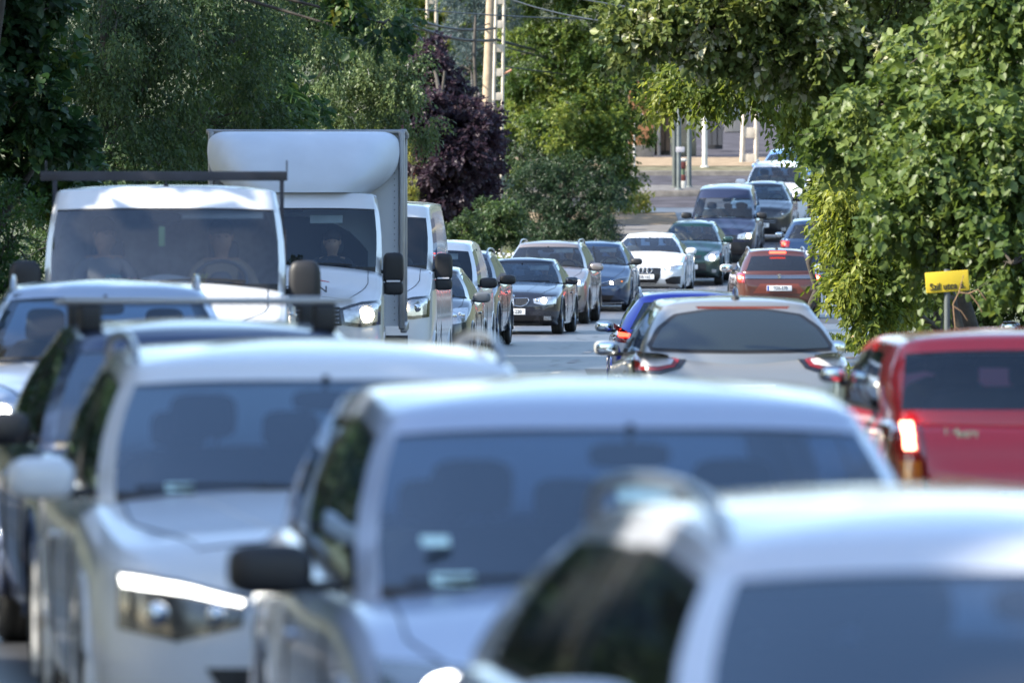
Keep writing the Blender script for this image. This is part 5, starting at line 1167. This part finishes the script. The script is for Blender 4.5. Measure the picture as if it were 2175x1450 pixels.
for s in (1, -1):
    m = MB(); m.sell((s*1.11, y0(.98), 1.44), (.13, .08, .19), .55); m.box((s*1.03, y0(1.0), 1.38), (.14, .04, .05), 0, .01); o = m.build('side_mirror', BLK, V_FB)
    g = MB(); g.sell((s*1.11, y0(1.05), 1.44), (.10, .02, .16), .5); g.build('mirror_glass', MIR, o)
for s in (1, -1): seat(V_FB, s*.46, y0(1.72), 1.52, mat('van_seat', (.10, .10, .12), .9, var=.2))
m = MB(); m.box((0, y0(1.95), 1.75), (1.8, .03, .8)); m.build('bulkhead', mat('cab_back', (.36, .33, .33), .9, var=.5, vscale=5), V_FB)
m = MB(); c = Vector((.44, y0(1.28), 1.46)); tl = Matrix.Rotation(R(-38), 3, 'X')
m.tube([c + tl @ Vector((.21*math.cos(a), 0, .21*math.sin(a))) for a in np.linspace(0, 2*PI, 25)], .016, 0, 8, False); m.sell(c, (.09, .04, .08), .7); m.tube([c - Vector((.2, 0, 0)), c + Vector((.2, 0, 0))], .018); m.build('steering_wheel', mat('wheel_grey', (.12, .12, .13), .6), V_FB)
m = MB(); m.box((.42, y0(1.25), 2.0), (.72, .03, .085), 0, .008, 0, R(-15)); m.build('sun_visor', VISOR, V_FB)
m = MB(); m.sell((0, y0(1.22), 1.97), (.13, .02, .045), .6); m.build('rear_view_mirror', DARKIN, V_FB)
m = MB(); m.box((-.03, y0(1.22), 1.82), (.05, .01, .16), 0, .003); m.build('air_freshener', mat('freshener_green', (.35, .55, .2), .6), V_FB)
for nm, cx, cy_, cz, dx, dy, dz_, mt, rz in (('paper_sheet', .02, .92, 1.452, .42, .24, .02, mat('paper', (.75, .76, .78), .7), .1), ('glove', .26, .88, 1.46, .16, .12, .05, mat('work_glove_yellow', (.55, .48, .16), .9), .5), ('crumpled_wrapper', -.42, .88, 1.46, .14, .08, .06, mat('wrapper_teal', (.25, .5, .45), .5), -.4), ('crumpled_wrapper', -.28, .86, 1.45, .12, .08, .04, mat('wrapper_red', (.6, .35, .35), .5), .3)):
    m = MB()
    if nm == 'glove':
        m.sell((0, 0, 0), (.05, .04, .02), .8)
        for k in range(4): m.tube([(-.04 + .025*k, -.02, 0), (-.055 + .035*k, -.04, .05), (-.06+.038*k, -.05, .075)], [.013, .012, .008])
    else:
        n = 9; m.grid([[((i/8-.5)*dx, (j/8-.5)*dy, dz_*random.random()*(1 if nm != 'paper_sheet' else .4) + (.03*math.sin(i/8*PI) if nm == 'paper_sheet' else 0)) for i in range(n)] for j in range(n)])
    o = m.build(nm, mt); M = V_FB.rotation_euler.to_matrix(); o.location = V_FB.location + M @ Vector((cx, y0(cy_), cz)); o.rotation_euler = (R(14), 0, rz + V_FB.rotation_euler.z)
    tag(o, {'paper_sheet': 'white paper sheet lying on the dashboard of the flatbed truck', 'glove': 'yellow work glove on the dashboard of the flatbed truck', 'crumpled_wrapper': ('teal' if 'teal' in mt.name else 'pinkish') + ' crumpled wrapper on the dashboard of the flatbed truck'}[nm], nm.replace('_', ' '))
m = MB(); m.box((0, y0(4.15), .86), (2.02, 3.7, .12), 0, .01); 
m.build('load_bed', mat('bed_grey', (.25, .25, .26), .6, var=.3), V_FB)
for s in (1, -1):
    m = MB(); m.box((s*1.0, y0(4.15), 1.12), (.03, 3.7, .38), 0, .008); m.build('side_board', mat('side_alloy', (.5, .5, .5), .4, metal=.6), V_FB)
m = MB(); rkm = mat('rack_steel_dark', (.045, .045, .055), .55, var=.3, metal=.3)
m.box((-.02, y0(1.55), 2.305), (1.98, .07, .075), 0, .004, 0, 0)
m.build('rack_crossbar', rkm, V_FB)
for s in (1, -1):
    m = MB()
    m.box((s*.92, y0(2.35), 1.58), (.035, .035, 1.40)); m.build('rack_post', rkm, V_FB); m = MB(); m.box((s*.92, y0(5.9), 1.4), (.03, .05, 1.0))
    m.build('rack_post', rkm, V_FB); k = MB(); k.tube([(s*.965, y0(1.55), 2.34), (s*.965, y0(1.55), 2.43)], .006); k.build('rack_stake', rkm, V_FB)
m = MB(); m.box((0, y0(5.9), 1.88), (1.86, .05, .05)); m.build('rack_crossbar', rkm, V_FB)
m = MB(); m.sell((0, y0(1.42), 2.225), (.02, .03, .02), .8); m.tube([(0, y0(1.42), 2.23), (0, y0(1.44), 2.29)], [.008, .004]); m.build('antenna', BLK, V_FB)
for s in (1, -1): put_wheel(V_FB, s*.85, y0(4.6), .34, .25)
def inveh(V, off): return V.location + V.rotation_euler.to_matrix() @ Vector(off)
person('person', 'man in a grey shirt at the steering wheel of the flatbed truck', inveh(V_FB, (.44, y0(1.60), 1.10)), V_FB.rotation_euler.z, SH2, 'dark', True, R(8))
person('person', 'passenger in a sand coloured shirt in the flatbed truck, turned towards the driver', inveh(V_FB, (-.50, y0(1.60), 1.12)), V_FB.rotation_euler.z, SH1, 'brown', False, R(28))

# white box truck
TC = dict(L=2.3, W=2.04, H=2.50, zn=1.27, zc=1.60, tc=.85, arc=.14, tw=1.42, tre=2.0, tR=2.2, zb=1.52, zbr=1.52, zrw=1.6, rw=.90, bw=.955, R=.35, wb=(1.0,), cl=.35, wsv=.80, vt=.82, rf=.04, rr=0, rc=.5, solid=True, pil=.06, crown=.07, tB=1.85, tC=2.05, ys=1.8, bulge=.03)
V_TR, q = vehicle('box_truck', 'white box truck with a curved wind deflector above its cab and lit headlamp', 'truck', 622, 193, .3, P_WHT, TC, 'roof', front=f_van(True, 'SGW-204'), mirror='van', visor=(1,), antenna=(.02, 1.75, .14), group=G, mz=.05, mty=.15, crease=0)
y0 = lambda t: t - TC['L']/2
BOXW = mat('box_panel_white', (.62, .64, .67), .45, var=.06, vscale=2); ALU = mat('box_edge_alu', (.30, .30, .31), .4, metal=.8, var=.15)
bx = .13; bw_ = 1.09; zb0, zb1 = .95, 3.14; by0, by1 = 2.45, 6.4
m = MB(); m.box((bx, (y0(by0)+y0(by1))/2, (zb0+zb1)/2), (bw_*2-.06, by1-by0-.06, zb1-zb0-.06), 0); m.build('cargo_box', BOXW, V_TR)
m = MB()
for s in (1, -1):
    m.box((bx+s*(bw_-.03), y0(by0), (zb0+zb1)/2), (.07, .09, zb1-zb0+.02), 0, .02); m.box((bx+s*(bw_-.03), y0(by1), (zb0+zb1)/2), (.07, .07, zb1-zb0), 0, .01)
    m.box((bx+s*(bw_-.01), (y0(by0)+y0(by1))/2, zb1), (.07, by1-by0, .06), 0, .015); m.box((bx+s*(bw_-.01), (y0(by0)+y0(by1))/2, zb0), (.07, by1-by0, .09), 0, .015)
    for k in range(30): m.sell((bx+s*(bw_-.11), y0(by0)-.0, zb0+.1+k*.068), (.006, .04, .006), 1, 1, None, 6, 4)
m.box((bx, y0(by0)-.0, zb1), (bw_*2, .08, .05), 0, .015)
m.build('box_edge_frame', [ALU, BLK], V_TR)
m = MB(); rows = []   # wind deflector: wide rounded shell tapering down to the cab roof
prof = [(2.46, .76, 1.42), (2.54, .88, 1.40), (2.66, .98, 1.44), (2.80, 1.05, 1.52), (2.92, 1.07, 1.62), (3.02, 1.065, 1.76), (3.09, 1.04, 1.94), (3.13, .99, 2.14), (3.14, .93, 2.34)]
pz = [2.46, 2.55, 2.66, 2.80, 2.93, 3.03, 3.09, 3.125, 3.14]; ph_ = [.74, .88, .99, 1.055, 1.07, 1.06, 1.02, .96, .90]; pt_ = [1.36, 1.38, 1.43, 1.52, 1.64, 1.78, 1.93, 2.08, 2.30]
prof = [(z, float(pch(pz, ph_, z)), float(pch(pz, pt_, z))) for z in list(np.linspace(2.46, 3.03, 16)) + [3.05, 3.07, 3.09, 3.105, 3.12, 3.13, 3.14]]
for z, hw_, t_ in prof:
    row = []
    for a in np.linspace(-1, 1, 61):
        aa = abs(a); row.append((bx*.75 + hw_*a, y0(t_ + (2.40-t_)*aa**7), z))
    rows.append(row)
rows.append([(p[0], y0(2.40), p[2]-.03) for p in rows[-1]])
m.grid(rows, 0)
for sd_ in (0, -1): m.grid([[r[sd_] for r in rows], [(r[sd_][0]*.98, y0(2.40), r[sd_][2]) for r in rows]], 0)
m.build('wind_deflector', mat('deflector_white', (.60, .65, .72), .55, var=.05, vscale=3), V_TR)
m = MB(); m.box((.0, y0(3.4), .65), (.8, 4.2, .3)); m.build('chassis', BLK, V_TR)
for s in (1, -1): put_wheel(V_TR, s*.88, y0(4.9), .35, .35)
c = MB(); M = Matrix.Translation((.40, -1.0, 1.36))
F_ = Vector((.22, y0(.16), 1.405)); Mx = Matrix.Translation(F_) @ Matrix.Rotation(R(90-24), 4, 'X')
textmesh('hood_lettering', 'MARATON', .10, Matrix.Translation((.07, y0(.20), 1.40)) @ Matrix.Rotation(R(68), 4, 'X'), mat('letter_grey', (.08, .08, .09), .5), V_TR, .004, 1.35)
m = MB(); m.tube([(.0, y0(.46), 1.56), (.2, y0(.40), 1.52), (.42, y0(.36), 1.48)], [.004, .008, .004]); m.add([(.12, y0(.5), 1.60), (.23, y0(.5), 1.585), (.14, y0(.48), 1.565), (.0, y0(.5), 1.58)], [(0, 1, 2, 3)]); m.build('hood_emblem', mat('swoosh_red', (.55, .03, .03), .5), V_TR)
driver(V_TR, q, 'driver at the wheel of the white box truck', SH3, 'dark')

VAN = dict(L=5.9, W=2.0, H=2.42, zn=1.20, zc=1.55, tc=.85, arc=.14, tw=1.45, tre=5.5, tR=5.8, zb=1.48, zbr=1.5, zrw=1.6, rw=.875, bw=.95, R=.35, wb=(1.0, 4.6), cl=.3, wsv=.80, vt=.82, rf=.05, rr=0, rc=.5, solid=True, pil=.065, crown=.07, tB=2.3, tC=5.2, ys=1.95, bulge=.03, lid=True)
V3, q = vehicle('panel_van', 'tall white panel van with a lit headlamp just behind the box truck', 'van', 762, 168, -2.5, P_WHT, VAN, 'roof', front=f_van(False, 'RZE-592'), mirror='van', visor=(1,), group=G, mz=.03, mty=.15, crease=0)
m = MB(); m.add([(0, 0, 0), (.26, .05, .01), (.2, .2, .02), (-.02, .16, .01)], [(0, 1, 2, 3)]); o = m.build('paper_sheet', MATS['paper']); o.location = inveh(V3, (.15, 1.05 - 2.95, 1.62)); o.rotation_euler = (R(35), 0, .3)
tag(o, 'folded white paper on the dashboard of the tall white panel van', 'paper sheet')
vehicle('hatchback', 'small dark grey hatchback with unlit headlamp between two white vans', 'car', 872, 150, -3.5, P_DGR, dict(HAT, W=1.68, zc=1.04, zn=.80, H=1.50, L=4.0), 0, front=f_gen(.70, .2, False, pl='KWS-861'), mirmat=mat('mirror_grey', (.12, .13, .14), .4), group=G)
vehicle('small_van', 'small white panel van with black mirrors behind the dark grey hatchback', 'van', 886, 139, -4, P_WHT, dict(L=4.4, W=1.82, H=1.86, zn=.95, zc=1.16, tc=.95, arc=.16, tw=1.6, tre=4.05, tR=4.3, zb=1.12, zbr=1.15, zrw=1.15, rw=.76, bw=.92, R=.33, wb=(.88, 3.6), solid=True, wsv=.86, vt=.88, tB=2.2, tC=3.9, pil=.07, lid=True), 0, front=f_gen(.80, .17, True, pl='LPZ-338', bm=WARM), mirmat=BLK, visor=(1,), mirror='suv', group=G)
vehicle('crossover', 'dark blue crossover with silver roof rail squeezed behind the small white van', 'car', 940, 125, -4.5, paint('slate_blue_paint', (.035, .05, .085), .4), dict(SUVD, H=1.64, W=1.8), 0, front=f_gen(.78, .15, True, pl='NZB-107', bm=WHG), rails=RAILS, mirmat=BLK, mirror='suv', group=G)
VB, q = vehicle('saloon_car', 'black saloon with kidney grille and number plate RVW-220', 'car', 1087, 113, -5.4, P_BLK, dict(L=4.5, W=1.82, H=1.42, zn=.74, zc=.94, zb=.92, tc=1.35, tw=2.15, tre=3.5, tR=4.05, zbr=.97, zrw=.99, deck=(4.0, .99), wb=(.78, 3.55), cl=.16, rw=.66), 0, front=f_bmw, visor=(1,), group=G, dz=.0)
driver(VB, q, 'driver of the black saloon with plate RVW-220', SH3, 'dark')
VB2, q = vehicle('crossover', 'beige crossover with lit headlamps and roof rails behind the black saloon', 'car', 1148, 105, -5.2, P_BEI, dict(SUVD, H=1.66, W=1.85, zc=1.12, rw=.69, cl=.24), 0, front=f_suv, rails=RAILS, visor=(1,), mirror='suv', group=G)
driver(VB2, q, 'driver of the beige crossover', SH2, 'brown')
VP, q = vehicle('hatchback', 'dark blue hatchback with slim lit headlamps between the beige crossover and white coupe', 'car', 1250, 98, -4, P_DBL, dict(HAT, H=1.48, W=1.79, zc=.98, zn=.72, rw=.66, L=4.4, cl=.14, tre=3.7, tR=4.25, wb=(.9, 3.55)), 0, front=f_prius, visor=(1,), mirmat=BLK, antenna=(0, 2.6, .09), group=G)
driver(VP, q, 'driver of the dark blue hatchback', SH4, 'grey')
VA, q = vehicle('coupe', 'white coupe with wide black grille, four ring emblem and plate ending 165', 'car', 1366, 92, -5, P_WHT, dict(L=4.6, W=1.86, H=1.41, zn=.71, zc=.95, zb=.92, tc=1.3, tw=2.15, tre=3.3, tR=4.1, zbr=.98, zrw=1.0, wb=(.88, 3.65), cl=.14, rw=.60), 0, front=f_audi, group=G)
driver(VA, q, 'driver of the white coupe', SH3, 'dark')
VG, q = vehicle('hatchback', 'small dark green hatchback with round lit headlamp and green mirror', 'car', 1460, 87, -5.5, P_GRN, dict(HAT, L=3.7, W=1.66, H=1.50, zc=1.03, zn=.80, zb=1.0, zbr=1.04, tc=.95, tw=1.65, tre=3.2, tR=3.6, wb=(.72, 3.1), rw=.62, cl=.17), 0, front=f_green, seat=SEATL, group=G)
driver(VG, q, 'driver of the small dark green hatchback', SH3, 'dark')
vehicle('small_van', 'dark navy small van with tall roof and warm lit headlamp', 'van', 1531, 82, -5, P_NVY, dict(L=4.4, W=1.80, H=1.88, zn=.86, zc=1.10, tc=.95, arc=.2, tw=1.7, tre=4.0, tR=4.3, zb=1.06, zbr=1.1, zrw=1.1, rw=.74, bw=.92, R=.33, wb=(.88, 3.6), wsv=.72, vt=.8, pil=.07, crev=.02), 0, front=f_dvan, mirmat=BLK, mirror='suv', mz=.05, group=G)
VC, q = vehicle('hatchback', 'anthracite hatchback with double chevron emblem, people visible inside', 'car', 1613, 79, -4.5, P_ANT, dict(HAT, L=4.25, W=1.77, H=1.55, zc=1.08, zn=.88, zb=1.04, rw=.62), 0, front=f_c4, seat=SEATL, mirmat=BLK, group=G, dash=mat('tan_dash', (.25, .20, .14), .8), visor=(1,))
driver(VC, q, 'driver in a pale shirt in the anthracite hatchback', SH4, 'grey'); driver(VC, q, 'front passenger of the anthracite hatchback', SH2, 'dark', -1, False)
VS, q = vehicle('crossover', 'white crossover with roof rails near the far end of the queue', 'car', 1642, 76, -5, P_WHT, dict(SUVD, H=1.76, W=1.84, zc=1.2, zn=.96, zb=1.16, zbr=1.2, zrw=1.2, rw=.70), 0, front=f_wsuv, rails=RAILS, mirror='suv', group=G)
driver(VS, q, 'driver in a pale top in the far white crossover', SH4, 'blond'); driver(VS, q, 'passenger leaning to the middle of the far white crossover', SH4, 'dark', -.2, False)
vehicle('hatchback', 'pale blue car last in the queue, mostly hidden by leaves', 'car', 1668, 72, -5, paint('sky_blue_paint', (.12, .25, .52), .4), dict(HAT, H=1.5), 0, front=f_gen(.68, pl='MTR-448'), group=G)

# ---- right lane, driving away
vehicle('hatchback', 'blurred red hatchback with glowing tail lamp at the right edge', 'car', 2230, 418, 3.0, P_RED, dict(L=4.2, W=1.66, H=1.40, tc=1.05, tw=1.8, tre=3.75, tR=4.05, zc=.98, zrw=1.0, zbr=.98, rw=.90, bw=.95, rr=.02, rbf=.98, rp=.06, tC=3.25, wb=(.8, 3.35), pil=.05, vr0=.05, vr=.86, noser=1), away=True, rear=r_red, shut=0, mirmat=BLK, mirror='small', mz=.12, mx=.02, group=GA)
vehicle('crossover', 'warm grey hatchback crossover with wide rear window and shark antenna', 'car', 1578, 262, 2.8, P_GRA, dict(L=4.14, W=1.82, H=1.52, rr=.06, rbf=.97, tc=1.1, tw=1.8, tre=3.55, tR=4.08, zc=1.0, zb=1.02, zbr=1.06, zrw=1.04, rw=.70, wb=(.85, 3.45), R=.34, vr0=.0, vr=.86, priv=True, arc=.2, pane=([(-.72, 1.10), (-.64, 1.24), (-.5, 1.35), (-.25, 1.39), (0, 1.395), (.25, 1.39), (.5, 1.35), (.64, 1.24), (.72, 1.10)], [(-.70, 1.09), (-.37, 1.075), (0, 1.07), (.37, 1.075), (.70, 1.09)])), away=True, rear=r_kuga, shut=0, dz=-.17, antenna=(0, 3.35, .17), group=GA, mirmat=mat('mirror_pale_back', (.40, .40, .38), .3, coat=1))
vehicle('hatchback', 'royal blue hatchback with red and clear tail lamp, half behind the warm grey crossover', 'car', 1466, 192, 0, P_ROY, dict(HAT, H=1.47, priv=True, rw=.66), away=True, rear=r_blue, shut=0, rails=RAILS, dz=-.10, group=GA, mirmat=mat('mirror_pale_back', (.4, .4, .38), .3))
vehicle('crossover', 'copper red crossover braking, number plate TDS-570', 'car', 1655, 102, 1.5, P_COP, dict(SUVD, L=4.17, W=1.77, H=1.50, zc=1.02, zb=1.0, zbr=1.03, zrw=1.02, tre=3.5, tR=4.05, rw=.70, priv=True, vr=.84), away=True, rear=r_vitara, rails=RAILS, antenna=(0, 3.2, .14), shut=0, group=GA, mirror='suv', mirmat=mat('mirror_pale_back', (.4, .4, .38), .3), archmat=1, dz=-.05)
k = MB(); kk = MB()
for o in bpy.data.objects:
    if o.get('label', '').startswith('copper'):
        Lk = 4.17; m = MB(); m.box((0, 3.62-Lk/2, 1.425), (.34, .03, .045), 0, .01, 0, R(0)); m.build('brake_light', REDL, o)
vehicle('hatchback', 'dark blue car ahead of the copper crossover, roof beside the hanging leaves', 'car', 1730, 86, -3, P_DBL, dict(HAT, H=1.5, W=1.75), away=True, rear=r_gen, shut=0, group=GA)
vehicle('hatchback', 'dark red car cut off by the right edge beyond the red hatchback', 'car', 2385, 222, 0, paint('dark_red_paint', (.10, .01, .015), .3), dict(HAT, H=1.5, W=1.76, priv=True), away=True, rear=r_gen, shut=0, group=GA, dz=.0)
